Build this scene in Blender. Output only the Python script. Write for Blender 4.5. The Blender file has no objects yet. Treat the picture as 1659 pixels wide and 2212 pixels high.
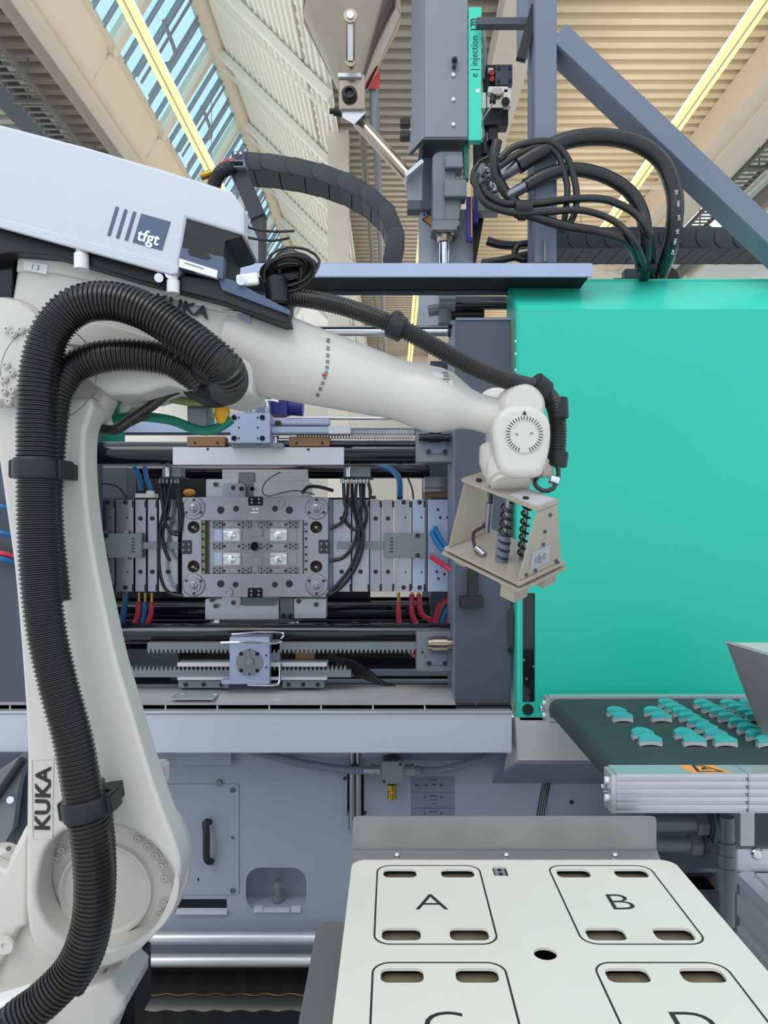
import bpy, bmesh, math, random
from mathutils import Vector, Matrix
random.seed(7)
PI = math.pi
sc = bpy.context.scene
COL = sc.collection

# ------------------------------------------------------------------ camera
H = 1.5                      # eye height (m)
F = 1660.0                   # focal length in pixels of the 1659x2212 frame
VX, VY = 848.0, 1150.0       # vanishing point of the depth direction
cam_d = bpy.data.cameras.new('camera')
cam = bpy.data.objects.new('camera', cam_d)
COL.objects.link(cam)
cam.location = (0, 0, H)
cam.rotation_euler = (PI / 2, 0, 0)
cam_d.sensor_fit = 'AUTO'
cam_d.sensor_width = 36
cam_d.lens = 36 * F / 2212
cam_d.shift_x = (829.5 - VX) / 2212
cam_d.shift_y = (VY - 1106) / 2212
cam_d.clip_end = 200
cam_d.clip_start = 0.05
sc.camera = cam

# ------------------------------------------------------------------ light
world = bpy.data.worlds.new('sky')
sc.world = world
world.use_nodes = True
bg = world.node_tree.nodes['Background']
bg.inputs[0].default_value = (0.80, 0.90, 1.0, 1)
bg.inputs[1].default_value = 1.2
sun_d = bpy.data.lights.new('sun', 'SUN')
sun_d.energy = 1.0
sun_d.angle = math.radians(35)
sun_d.color = (1.0, 0.95, 0.87)
sun = bpy.data.objects.new('sun', sun_d)
COL.objects.link(sun)
sun.rotation_euler = (math.radians(42), 0, math.radians(-22))
vs = sc.view_settings
vs.view_transform = 'Standard'
vs.look = 'None'
vs.gamma = 1.0
vs.use_curve_mapping = False
vs.exposure = 0.0

# ------------------------------------------------------------------ materials
def lin(c):
    out = []
    for v in c:
        v = v / 255.0
        out.append(v / 12.92 if v <= 0.04045 else ((v + 0.055) / 1.055) ** 2.4)
    return (*out, 1)

MATS = {}
def mat(name, col, rough=0.5, metal=0.0, var=0.06, scale=6.0, stretch=None, bump=0.0, coat=0.0, emit=0.0, alpha=None, bscale=None):
    m = bpy.data.materials.new(name)
    m.use_nodes = True
    nt = m.node_tree
    b = nt.nodes['Principled BSDF']
    b.inputs['Roughness'].default_value = rough
    b.inputs['Metallic'].default_value = metal
    b.inputs['Coat Weight'].default_value = coat
    c = lin(col)
    tc = nt.nodes.new('ShaderNodeTexCoord')
    mp = nt.nodes.new('ShaderNodeMapping')
    if stretch:
        mp.inputs['Scale'].default_value = stretch
    nt.links.new(tc.outputs['Object'], mp.inputs[0])
    nz = nt.nodes.new('ShaderNodeTexNoise')
    nz.inputs['Scale'].default_value = scale
    nz.inputs['Detail'].default_value = 4
    nt.links.new(mp.outputs[0], nz.inputs['Vector'])
    mx = nt.nodes.new('ShaderNodeMix')
    mx.data_type = 'RGBA'
    nt.links.new(nz.outputs['Fac'], mx.inputs['Factor'])
    mx.inputs[6].default_value = (*[max(0, x * (1 - var)) for x in c[:3]], 1)
    mx.inputs[7].default_value = (*[min(1, x * (1 + var)) for x in c[:3]], 1)
    nt.links.new(mx.outputs[2], b.inputs['Base Color'])
    mr = nt.nodes.new('ShaderNodeMapRange')
    mr.inputs[3].default_value = max(0.02, rough - 0.06)
    mr.inputs[4].default_value = min(1, rough + 0.06)
    nt.links.new(nz.outputs['Fac'], mr.inputs[0])
    nt.links.new(mr.outputs[0], b.inputs['Roughness'])
    if bump:
        n2 = nt.nodes.new('ShaderNodeTexNoise')
        n2.inputs['Scale'].default_value = bscale or 180
        nt.links.new(mp.outputs[0], n2.inputs['Vector'])
        bp = nt.nodes.new('ShaderNodeBump')
        bp.inputs['Strength'].default_value = bump
        bp.inputs['Distance'].default_value = 0.002
        nt.links.new(n2.outputs['Fac'], bp.inputs['Height'])
        nt.links.new(bp.outputs[0], b.inputs['Normal'])
    if emit:
        b.inputs['Emission Color'].default_value = c
        b.inputs['Emission Strength'].default_value = emit
    MATS[name] = m
    return m

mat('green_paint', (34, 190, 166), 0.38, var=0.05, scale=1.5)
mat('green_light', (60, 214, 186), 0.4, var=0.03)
mat('robot_white', (208, 204, 197), 0.38, var=0.03, scale=3, bump=0.05, coat=0.15)
mat('box_white', (200, 205, 213), 0.42, var=0.03)
mat('beige_tool', (184, 174, 160), 0.35, var=0.06, metal=0.35)
mat('steel', (152, 152, 158), 0.27, 0.92, var=0.34, scale=26, stretch=(1, 1, .12))
mat('steel_h', (200, 200, 202), 0.35, 0.45, var=0.12, scale=10, stretch=(0.6, 1, 12))
mat('alu', (198, 200, 206), 0.4, 0.6, var=0.08, scale=8, stretch=(0.5, 1, 10))
mat('blue_steel', (168, 178, 204), 0.4, 0.6, var=0.05, scale=8)
mat('stainless', (158, 146, 130), 0.22, 1.0, var=0.12, scale=3, stretch=(8, 8, 0.7))
mat('mould_steel', (150, 149, 157), 0.33, 0.85, var=0.16, scale=14)
mat('mould_insert', (150, 148, 150), 0.3, 0.9, var=0.25, scale=60)
mat('chrome', (225, 228, 235), 0.12, 1.0, var=0.02)
mat('bar_dark', (18, 21, 28), 0.16, 0.5, var=0.1, coat=0.5)
mat('black', (20, 21, 25), 0.45, var=0.15)
mat('black_hose', (30, 28, 28), 0.34, var=0.12, coat=0.2)
mat('rubber', (40, 42, 46), 0.55, var=0.1, scale=20)
mat('chain', (48, 52, 62), 0.55, var=0.12, scale=30)
mat('panel_grey', (146, 155, 170), 0.5, var=0.035, scale=1.6)
mat('panel_light', (186, 192, 204), 0.45, var=0.03, scale=1.5)
mat('panel_cream', (190, 188, 188), 0.5, var=0.03, scale=1.5)
mat('frame_grey', (112, 122, 140), 0.5, var=0.05, scale=3)
mat('frame_dark', (70, 77, 90), 0.5, var=0.05, scale=3)
mat('unit_grey', (132, 136, 146), 0.45, var=0.04, scale=3)
mat('casting', (120, 126, 132), 0.45, 0.3, var=0.1, scale=15)
mat('belt', (52, 64, 64), 0.65, var=0.1, scale=5)
mat('teal_plastic', (58, 172, 170), 0.35, var=0.04)
mat('pale_plastic', (186, 182, 186), 0.45, var=0.03)
mat('table_white', (230, 225, 214), 0.42, var=0.035, scale=5, metal=0.1)
mat('ink', (38, 38, 42), 0.5, var=0.05)
mat('logo_blue', (78, 92, 120), 0.5, var=0.03)
mat('sheet_grey', (142, 141, 141), 0.36, 0.55, var=0.08, scale=3)
mat('recess', (112, 102, 84), 0.6, var=0.3, scale=30)
mat('beam_cream', (220, 210, 194), 0.55, var=0.04, scale=2)
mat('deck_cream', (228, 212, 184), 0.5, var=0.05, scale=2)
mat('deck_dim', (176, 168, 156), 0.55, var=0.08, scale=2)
mat('roof_white', (240, 240, 230), 0.5, var=0.04, scale=2)
mat('mullion', (136, 142, 154), 0.5, var=0.05)
mat('lamp', (255, 212, 142), 0.5, emit=1.15, var=0.02)
mat('uplight_fill', (255, 244, 226), 0.5, emit=9.0, var=0.01)  # glow of the added strips that brighten the ceiling
mat('tray_metal', (120, 118, 112), 0.5, 0.3, var=0.25, scale=40)
mat('orange', (196, 92, 40), 0.45, var=0.06)
mat('red', (200, 40, 38), 0.42, var=0.08)
mat('hose_red', (196, 44, 70), 0.36, var=0.1)
mat('hose_blue', (20, 100, 160), 0.36, var=0.1)
mat('deep_blue', (40, 42, 130), 0.4, var=0.1)
mat('yellow', (230, 170, 20), 0.4, var=0.08)
mat('warn_orange', (240, 160, 70), 0.5, var=0.02)
mat('bronze', (134, 102, 74), 0.42, 0.5, var=0.1, scale=10)
mat('brass', (176, 136, 60), 0.3, 0.9, var=0.1)
mat('white', (238, 238, 236), 0.45, var=0.02)
mat('floor', (206, 204, 200), 0.55, var=0.08, scale=1)
mat('wall', (226, 222, 214), 0.6, var=0.03)
mat('mat_black', (22, 24, 25), 0.85, var=0.2, scale=12)
mat('olive', (120, 128, 84), 0.4, 0.2, var=0.15)
mat('dark_green', (10, 120, 96), 0.45, var=0.05)
gl = bpy.data.materials.new('window_glass'); gl.use_nodes = True
nt = gl.node_tree; nt.nodes.clear()
o_ = nt.nodes.new('ShaderNodeOutputMaterial'); tr_ = nt.nodes.new('ShaderNodeBsdfTransparent')
gs_ = nt.nodes.new('ShaderNodeBsdfGlossy'); mx_ = nt.nodes.new('ShaderNodeMixShader')
tr_.inputs[0].default_value = (0.58, 0.86, 0.93, 1); gs_.inputs['Roughness'].default_value = 0.05
mx_.inputs[0].default_value = 0.06
nt.links.new(tr_.outputs[0], mx_.inputs[1]); nt.links.new(gs_.outputs[0], mx_.inputs[2]); nt.links.new(mx_.outputs[0], o_.inputs[0])
MATS['glass'] = gl

# ------------------------------------------------------------------ helpers
def P(x, y, Y):
    """point that lies at depth Y on the sight line of photo pixel (x, y)"""
    return Vector(((x - VX) * Y / F, Y, H + (VY - y) * Y / F))

def crom(pts, step=0.012):
    """Catmull-Rom resample of a 3D polyline"""
    pts = [Vector(p) for p in pts]
    if len(pts) < 3:
        n = max(2, int((pts[1] - pts[0]).length / step))
        return [pts[0].lerp(pts[1], i / n) for i in range(n + 1)]
    q = [pts[0] * 2 - pts[1]] + pts + [pts[-1] * 2 - pts[-2]]
    out = []
    for i in range(1, len(q) - 2):
        p0, p1, p2, p3 = q[i - 1:i + 3]
        n = max(2, int((p2 - p1).length / step))
        for k in range(n):
            t = k / n
            out.append(0.5 * ((2 * p1) + (p2 - p0) * t + (2 * p0 - 5 * p1 + 4 * p2 - p3) * t * t + (3 * p1 - p0 - 3 * p2 + p3) * t ** 3))
    out.append(pts[-1])
    return out

def even(pts, step):
    L = [0]
    for a, b in zip(pts, pts[1:]):
        L.append(L[-1] + (b - a).length)
    n = max(1, int(round(L[-1] / step)))
    out = []; j = 0
    for i in range(n + 1):
        s = L[-1] * i / n
        while j < len(L) - 2 and L[j + 1] < s:
            j += 1
        d = L[j + 1] - L[j]
        out.append(pts[j].lerp(pts[j + 1], (s - L[j]) / d if d else 0))
    return out

def circ(cx, cy, r, n=32):
    return [(cx + r * math.cos(2 * PI * i / n), cy + r * math.sin(2 * PI * i / n)) for i in range(n)]

def rr(x0, y0, x1, y1, r, n=5):
    if x1 < x0: x0, x1 = x1, x0
    if y1 < y0: y0, y1 = y1, y0
    out = []
    for cx, cy, a in ((x1 - r, y1 - r, 0), (x0 + r, y1 - r, 90), (x0 + r, y0 + r, 180), (x1 - r, y0 + r, 270)):
        for i in range(n + 1):
            t = math.radians(a + 90 * i / n)
            out.append((cx + r * math.cos(t), cy + r * math.sin(t)))
    return out

class MB:
    def __init__(s):
        s.v = []; s.f = []
    def add(s, vs_, fs):
        k = len(s.v)
        s.v += [Vector(p) for p in vs_]
        s.f += [[i + k for i in f] for f in fs]
        return s
    def box(s, x0, x1, y0, y1, z0, z1):
        v = [(x, y, z) for x in (x0, x1) for y in (y0, y1) for z in (z0, z1)]
        return s.add(v, [(0, 1, 3, 2), (4, 6, 7, 5), (0, 4, 5, 1), (2, 3, 7, 6), (0, 2, 6, 4), (1, 5, 7, 3)])
    def pb(s, x0, y0, x1, y1, Y, d):
        a = P(x0, y0, Y); b = P(x1, y1, Y)
        return s.box(min(a.x, b.x), max(a.x, b.x), Y, Y + d, min(a.z, b.z), max(a.z, b.z))
    def loft(s, A, B, caps=True):
        n = len(A)
        fs = [(i, (i + 1) % n, n + (i + 1) % n, n + i) for i in range(n)]
        if caps:
            fs += [list(range(n))[::-1], [n + i for i in range(n)]]
        return s.add(list(A) + list(B), fs)
    def bar(s, p0, p1, w, h, up=(0, 0, 1)):
        p0 = Vector(p0); p1 = Vector(p1); d = (p1 - p0).normalized(); up = Vector(up)
        sd = d.cross(up).normalized() * (w / 2); u = sd.cross(d).normalized() * (h / 2)
        A = [p0 + sd + u, p0 - sd + u, p0 - sd - u, p0 + sd - u]
        return s.loft(A, [a + (p1 - p0) for a in A])
    def ring(s, c, d, r, n):
        d = Vector(d).normalized(); a = d.orthogonal().normalized(); b = d.cross(a)
        return [c + a * (r * math.cos(2 * PI * i / n)) + b * (r * math.sin(2 * PI * i / n)) for i in range(n)]
    def cyl(s, p0, p1, r0, r1=None, n=20):
        p0 = Vector(p0); p1 = Vector(p1); r1 = r0 if r1 is None else r1
        return s.loft(s.ring(p0, p1 - p0, r0, n), s.ring(p1, p1 - p0, r1, n))
    def lathe(s, p0, ax, prof, n=28):
        """prof: (distance along axis, radius)"""
        p0 = Vector(p0); ax = Vector(ax).normalized()
        k = len(s.v)
        for t, r in prof:
            s.v += s.ring(p0 + ax * t, ax, max(r, 1e-4), n)
        for j in range(len(prof) - 1):
            for i in range(n):
                s.f.append([k + j * n + i, k + j * n + (i + 1) % n, k + (j + 1) * n + (i + 1) % n, k + (j + 1) * n + i])
        s.f.append([k + i for i in range(n)][::-1])
        s.f.append([k + (len(prof) - 1) * n + i for i in range(n)])
        return s
    def tube(s, pts, r, n=10, step=0.012, ribs=None, raw=False):
        c = pts if raw else crom(pts, step)
        rad = None
        if ribs:
            c = even(c, ribs / 4)
            rad = [r * (1.0, 1.0, 0.9, 0.9)[i % 4] for i in range(len(c))]
        m = len(c); k = len(s.v)
        t0 = (c[1] - c[0]).normalized(); a = t0.orthogonal().normalized()
        for i in range(m):
            t = (c[min(i + 1, m - 1)] - c[max(i - 1, 0)]).normalized()
            a = (a - t * a.dot(t)).normalized(); b = t.cross(a)
            ri = rad[i] if rad else (r(i / (m - 1)) if callable(r) else r)
            s.v += [c[i] + a * (ri * math.cos(2 * PI * j / n)) + b * (ri * math.sin(2 * PI * j / n)) for j in range(n)]
        for i in range(m - 1):
            for j in range(n):
                s.f.append([k + i * n + j, k + i * n + (j + 1) % n, k + (i + 1) * n + (j + 1) % n, k + (i + 1) * n + j])
        s.f.append([k + j for j in range(n)][::-1]); s.f.append([k + (m - 1) * n + j for j in range(n)])
        return s
    def ball(s, c, r, n=12, sx=1, sy=1, sz=1):
        c = Vector(c); k = len(s.v); m = n // 2
        for j in range(m + 1):
            a = PI * j / m
            for i in range(n):
                b = 2 * PI * i / n
                s.v.append(c + Vector((r * sx * math.sin(a) * math.cos(b), r * sy * math.sin(a) * math.sin(b), r * sz * math.cos(a))))
        for j in range(m):
            for i in range(n):
                s.f.append([k + j * n + i, k + j * n + (i + 1) % n, k + (j + 1) * n + (i + 1) % n, k + (j + 1) * n + i])
        return s
    def _cv(s, cd, M):
        o = bpy.data.objects.new('tmp', cd); COL.objects.link(o)
        dg = bpy.context.evaluated_depsgraph_get(); dg.update()
        me = bpy.data.meshes.new_from_object(o.evaluated_get(dg))
        s.add([M @ v.co for v in me.vertices], [list(p.vertices) for p in me.polygons])
        bpy.data.objects.remove(o); bpy.data.meshes.remove(me); bpy.data.curves.remove(cd)
        return s
    def shape(s, loops, M, depth, bev=0.0):
        """filled 2D outline with holes, extruded by depth; local x, y in the plane, local z = thickness, front at z=0"""
        cd = bpy.data.curves.new('c', 'CURVE'); cd.dimensions = '2D'; cd.fill_mode = 'BOTH'
        for lp in loops:
            sp = cd.splines.new('POLY'); sp.points.add(len(lp) - 1)
            for q, p in zip(sp.points, lp):
                q.co = (p[0], p[1], 0, 1)
            sp.use_cyclic_u = True
        cd.extrude = max(depth / 2 - bev, 1e-5); cd.bevel_depth = bev; cd.bevel_resolution = 2
        if bev: cd.offset = -bev
        return s._cv(cd, M @ Matrix.Translation((0, 0, -depth / 2)))
    def plate(s, loops, Y, depth, bev=0.0):
        """outline in photo pixels standing upright at depth Y, thickness away from the camera"""
        L = [[(P(x, y, Y).x, P(x, y, Y).z) for x, y in lp] for lp in loops]
        M = Matrix(((1, 0, 0, 0), (0, 0, -1, Y), (0, 1, 0, 0), (0, 0, 0, 1)))
        return s.shape(L, M, depth, bev)
    def flat(s, loops, Z, depth, bev=0.0):
        """outline in world x, y lying at height Z (top)"""
        return s.shape(loops, Matrix.Translation((0, 0, Z)), depth, bev)
    def text(s, txt, size, M, ext=0.0004, bold=0.0, sx=1.0, sp=1.0):
        cd = bpy.data.curves.new('t', 'FONT'); cd.body = txt; cd.size = size
        cd.align_x = 'CENTER'; cd.align_y = 'CENTER'; cd.extrude = ext; cd.offset = bold; cd.resolution_u = 4
        cd.space_character = sp
        return s._cv(cd, M @ Matrix.Diagonal((sx, 1, 1, 1)))
    def xf(s, M):
        s.v = [M @ v for v in s.v]; return s

ORG = {}
def mesh_of(mb, name, m, org, bevel=0.0, smooth=True):
    me = bpy.data.meshes.new(name)
    me.from_pydata([v - org for v in mb.v], [], mb.f)
    bm = bmesh.new(); bm.from_mesh(me)
    bmesh.ops.remove_doubles(bm, verts=bm.verts, dist=1e-6)
    bmesh.ops.recalc_face_normals(bm, faces=bm.faces)
    if bevel:
        es = [e for e in bm.edges if len(e.link_faces) == 2 and e.calc_face_angle(0) > 0.7]
        bmesh.ops.bevel(bm, geom=es, offset=bevel, segments=2, affect='EDGES', clamp_overlap=True)
    bm.to_mesh(me); bm.free()
    if smooth:
        me.shade_smooth(); me.set_sharp_from_angle(angle=0.62)
    me.materials.append(MATS[m])
    return me

def tag(o, label=None, cat=None, group=None, kind=None):
    if label: o['label'] = label
    if cat: o['category'] = cat
    if group: o['group'] = group
    if kind: o['kind'] = kind
    return o

def obj(name, mb, m, parent=None, bevel=0.0, label=None, cat=None, group=None, kind=None, smooth=True):
    if parent is None:
        xs = [v.x for v in mb.v]; ys = [v.y for v in mb.v]; zs = [v.z for v in mb.v]
        org = Vector(((min(xs) + max(xs)) / 2, (min(ys) + max(ys)) / 2, min(zs)))
    else:
        org = ORG[parent.name]
    o = bpy.data.objects.new(name, mesh_of(mb, name, m, org, bevel, smooth))
    COL.objects.link(o)
    ORG[o.name] = org
    if parent is None:
        o.location = org
    else:
        o.parent = parent
    if smooth and len(mb.f) > 12:
        w_ = o.modifiers.new('wn', 'WEIGHTED_NORMAL'); w_.keep_sharp = True
    return tag(o, label, cat, group, kind)

def thing(name, label, cat, loc, group=None):
    o = bpy.data.objects.new(name, None); COL.objects.link(o)
    o.location = loc; o.empty_display_size = 0.05
    ORG[o.name] = Vector(loc)
    return tag(o, label, cat, group)

STAMP = {}
def stamp(name, key, fn, m, parent, loc, R=None, label=None):
    """place a copy of a small shared mesh (built around the origin by fn) as a child"""
    if key not in STAMP:
        STAMP[key] = mesh_of(fn(), name, m, Vector((0, 0, 0)))
    o = bpy.data.objects.new(name, STAMP[key]); COL.objects.link(o)
    o.parent = parent
    T = Matrix.Translation(Vector(loc) - ORG[parent.name])
    o.matrix_local = T @ R.to_4x4() if R else T
    ORG[o.name] = Vector(loc)
    if label: o['label'] = label
    return o

def bolt(parent, x, y, Y, r_px, m='black', name='bolt', h=0.004):
    r = r_px * Y / F
    def fn():
        b = MB().cyl((0, 0, 0), (0, -h, 0), r, n=14)
        b.cyl((0, -h, 0), (0, -h - 0.0006, 0), r * 0.5, n=6)
        return b
    return stamp(name, ('bolt', round(r, 4), m, h), fn, m, parent, P(x, y, Y))

def hole(parent, x, y, Y, r_px, name='bore'):
    r = r_px * Y / F
    return stamp(name, ('hole', round(r, 4)), lambda: MB().cyl((0, 0.004, 0), (0, -0.0008, 0), r, n=14), 'black', parent, P(x, y, Y))

FRONT = Matrix(((1, 0, 0, 0), (0, 0, -1, 0), (0, 1, 0, 0), (0, 0, 0, 1)))
def front(x, y, Y, ang=0.0):
    """matrix for text or shapes facing the camera side, turned by ang degrees"""
    return Matrix.Translation(P(x, y, Y)) @ FRONT @ Matrix.Rotation(math.radians(ang), 4, 'Z')

# ================================================================== BUILDING
z0 = 6.5
def S(n, mb, m, parent=None, bevel=0, smooth=True):
    return obj(n, mb, m, parent, bevel, kind=None if parent else 'structure', smooth=smooth)

S('floor', MB().box(-13, 15, -4, 31, -0.1, 0), 'floor')
S('wall_back', MB().box(-13, 15, 30.0, 30.2, 0, H + 8.9), 'wall')
S('wall_right', MB().box(3.6, 15, 18.6, 18.8, 0, H + 7.2), 'wall')


# flat decks, ribs running across (x)
def deck_x(name, x0, x1, y0, y1, z, m, pitch=0.25, dep=0.16):
    prof = []; y = y0
    while y < y1:
        prof += [(y, z), (y + pitch * 0.5, z), (y + pitch * 0.56, z + dep), (y + pitch * 0.94, z + dep)]
        y += pitch
    v = []; f = []
    for (yy, zz) in prof:
        v += [(x0, yy, zz), (x1, yy, zz)]
    for i in range(len(prof) - 1):
        f.append((2 * i, 2 * i + 1, 2 * i + 3, 2 * i + 2))
    return MB().add(v, f)
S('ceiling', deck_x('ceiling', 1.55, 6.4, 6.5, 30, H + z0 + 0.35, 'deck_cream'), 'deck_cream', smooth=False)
S('ceiling', deck_x('ceiling', -1.3, 1.55, 6.5, 30, H + z0 + 0.35, 'deck_dim'), 'deck_dim', smooth=False)  # middle deck: its weaker light is put into a darker deck colour
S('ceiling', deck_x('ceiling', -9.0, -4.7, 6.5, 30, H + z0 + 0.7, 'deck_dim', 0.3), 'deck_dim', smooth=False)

# saw-tooth rooflight on the left: fascia, glazing, ridge, ribbed back slope
def rooflight(Xs, mirror, ylo, yhi, label_side):
    Xf, Zf = -0.683 * z0, 1.015 * z0
    Xg, Zg = -0.634 * z0, 1.098 * z0
    Xr, Zr = -0.484 * z0, 1.344 * z0
    Xe, Ze = -0.140 * z0, 1.000 * z0
    def X(x): return Xs + x * mirror
    root = thing('window_%d' % (1 if mirror == 1 else 2), None, None, (X(Xr), ylo, H + Zr))
    root['kind'] = 'structure'
    d = (Vector((Xr, 0, Zr)) - Vector((Xg, 0, Zg)))
    L = d.length; d.normalize(); nrm = Vector((d.z, 0, -d.x))
    def G(t, Y, off=0.0):
        p = Vector((Xg, Y, H + Zg)) + d * t + nrm * off
        return Vector((X(p.x), Y, p.z))
    step = 2.4
    ys = [6.5 + step * k for k in range(20) if 6.5 + step * k <= yhi and 6.5 + step * k >= ylo - .1]
    for k, Y in enumerate(ys[:-1]):
        # fascia panel
        a, b = Y + 0.03, Y + step - 0.03
        A = [Vector((X(Xf), a, H + Zf)), Vector((X(Xf), b, H + Zf)), Vector((X(Xg), b, H + Zg)), Vector((X(Xg), a, H + Zg))]
        off = Vector((-mirror * 0.04, 0, 0.03))
        obj('fascia_panel', MB().loft(A, [p + off for p in A]), 'beam_cream', root)
        # pane, pane divider bars, opening vent frame
        g = MB().add([G(0.04, a + 0.05), G(0.04, b - 0.05), G(L - 0.04, b - 0.05), G(L - 0.04, a + 0.05)], [(0, 1, 2, 3)])
        obj('pane', g, 'glass', root)
        for q in (1, 2, 4, 5):
            yy = a + (b - a) * q / 6
            obj('glazing_bar', MB().bar(G(0, yy), G(L, yy), 0.035, 0.07, up=nrm), 'mullion', root)
        for q in (2.0, 2.5, 3.5):
            yy = a + (b - a) * q / 6
            obj('louvre_rail', MB().bar(G(0.1, yy, .05), G(L * 0.95, yy, .05), 0.06, 0.02, up=nrm), 'mullion', root)
        obj('vent_arm', MB().tube([G(0.5, a + 1.1, .03), G(0.7, a + 0.9, .35), G(1.0, a + 0.6, .05)], 0.03, 6), 'mullion', root)
    for Y in ys:
        obj('rafter', MB().bar(G(-0.1, Y), G(L + 0.05, Y), 0.14, 0.2, up=nrm), 'beam_cream', root)
        # slope tie: double rail running down the ribbed side
        p, q = Vector((X(Xr), Y, H + Zr - 0.12)), Vector((X(Xe), Y, H + Ze - 0.12))
        obj('purlin', MB().bar(p, q, 0.12, 0.12), 'roof_white', root)
        obj('purlin', MB().bar(p + Vector((0, .45, -.05)), q + Vector((0, .45, -.05)), 0.04, 0.04), 'roof_white', root)
    y1 = ys[-1]
    obj('ridge_tube', MB().cyl((X(Xr), ylo, H + Zr - 0.06), (X(Xr), y1, H + Zr - 0.06), 0.17, n=16), 'beam_cream', root)
    obj('sill_rail', MB().bar((X(Xg), ylo, H + Zg), (X(Xg), y1, H + Zg), 0.08, 0.1), 'beam_cream', root)
    # ribbed slope, ribs running in depth
    n = 24; v = []; f = []
    prof = []
    for i in range(n):
        for t, o in ((0, 0), (0.45, 0), (0.55, 0.05), (0.9, 0.05)):
            u = (i + t) / n
            prof.append((Xr + (Xe - Xr) * u + o * 0.7, Zr + (Ze - Zr) * u + o * 0.7))
    for (xx, zz) in prof:
        v += [(X(xx), ylo, H + zz), (X(xx), y1, H + zz)]
    for i in range(len(prof) - 1):
        f.append((2 * i, 2 * i + 1, 2 * i + 3, 2 * i + 2))
    obj('ribbed_slope', MB().add(v, f), 'roof_white', root, smooth=False)
    return root
rooflight(0.0, 1, 6.5, 30.0, 'left')
rooflight(10.4, 1, 6.5, 20.0, 'right')

# box girder under the rooflight sill, flanges and beams running in depth
S('trim_1', MB().box(-4.72, -4.40, 6.5, 30, H + 6.50, H + 6.85), 'beam_cream', bevel=0.06)
S('trim_2', MB().box(-4.95, -4.74, 6.5, 30, H + 6.62, H + 6.72), 'deck_dim')
S('trim_3', MB().box(1.35, 1.85, 6.5, 30, H + 6.35, H + 6.75).box(1.5, 1.7, 6.5, 30, H + 6.75, H + 7.1), 'beam_cream')
S('trim_4', MB().box(5.15, 5.45, 6.5, 30, H + 6.30, H + 6.84).box(5.45, 5.95, 6.5, 30, H + 6.25, H + 6.32), 'beam_cream')
S('trim_5', MB().box(-6.1, -5.75, 6.5, 30, H + 6.60, H + 6.66).box(-5.95, -5.9, 6.5, 30, H + 6.66, H + 7.1), 'frame_dark')
S('trim_6', MB().box(-1.06, -0.72, 12.6, 12.9, 0, H + 6.6), 'beam_cream')

def tray(name, x, w, z, ya, yb, label):
    t = thing(name, label, 'cable tray', (x, ya, z))
    for s in (-1, 1):
        obj('side_rail', MB().box(x + s * w / 2 - .01, x + s * w / 2 + .01, ya, yb, z, z + .09), 'tray_metal', t)
    rg = MB(); y = ya
    while y < yb:
        rg.box(x - w / 2, x + w / 2, y, y + .05, z, z + .015); y += .16
    obj('rungs', rg, 'tray_metal', t, kind='stuff')
    y = ya + 1.5
    while y < yb:
        obj('hanger', MB().box(x - w / 2 - .05, x + w / 2 + .05, y, y + .04, z - .05, z - .01).cyl((x, y, z - .02), (x, y, z + .6), .012, n=6), 'tray_metal', t); y += 2.5
    return t
tray('cable_tray', -5.22, 0.36, H + 6.2, 7, 30, 'perforated cable tray under the dark deck left of the cream girder')
tray('cable_tray', 6.2, 0.35, H + 6.2, 9, 30, 'perforated cable tray hanging right of the right-hand girder, crossing behind the diagonal brace')
for x, z, r, m, L in ((-0.46, 6.05, .05, 'tray_metal', 'left one of the two dark pipes under the roof beside the stainless hopper'),
                      (-0.25, 6.1, .06, 'mullion', 'right one of the two dark pipes under the roof beside the stainless hopper')):
    obj('ceiling_pipe', MB().cyl((x, 8, H + z), (x, 30, H + z), r, n=10), m, label=L, cat='pipe', group='pipes under the roof')
obj('sprinkler_pipe', MB().cyl((1.9, 14.0, H + 6.3), (6.0, 14.0, H + 6.3), .045, n=10), 'beam_cream', label='thin cream pipe crossing the ribbed ceiling right of the grey post', cat='pipe')
obj('ceiling_duct', MB().cyl((6.75, 9, H + 6.1), (6.75, 30, H + 6.1), .13, n=14), 'tray_metal', label='round grey duct beyond the right cable tray under the roof', cat='duct')
obj('ceiling_duct', MB().cyl((7.2, 9, H + 6.25), (7.2, 30, H + 6.25), .09, n=14), 'deck_cream', label='thin pale duct at the far right under the roof', cat='duct')

def strip(x, z, ya, yb, lab):
    t = thing('strip_light', lab, 'lamp', (x, ya, z), 'long warm strip lights under the roof')
    obj('diffuser', MB().box(x - .075, x - .012, ya, yb, z, z + .05), 'lamp', t)
    obj('diffuser', MB().box(x + .012, x + .075, ya, yb, z, z + .05), 'lamp', t)
    obj('light_rail', MB().box(x - .011, x + .011, ya, yb, z - .008, z + .11), 'beam_cream', t)
    obj('added_uplight', MB().box(x - .05, x + .05, ya, yb, z + .11, z + .12), 'uplight_fill', t)  # added upward glow, hidden from below, to brighten the ceiling
    y = ya + 1
    while y < yb:
        obj('suspension_wire', MB().cyl((x, y, z + .1), (x, y, z + 1.2), .006, n=6), 'tray_metal', t); y += 4
strip(-2.78, H + 5.5, 6.8, 30, 'long warm strip light crossing in front of the left rooflight glazing')
strip(3.87, H + 5.5, 6.8, 30, 'long warm strip light crossing the ribbed ceiling right of the grey post')
strip(0.55, H + 5.5, 14, 30, 'distant warm strip light seen under the gantry beam beside the pale plate')

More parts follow.
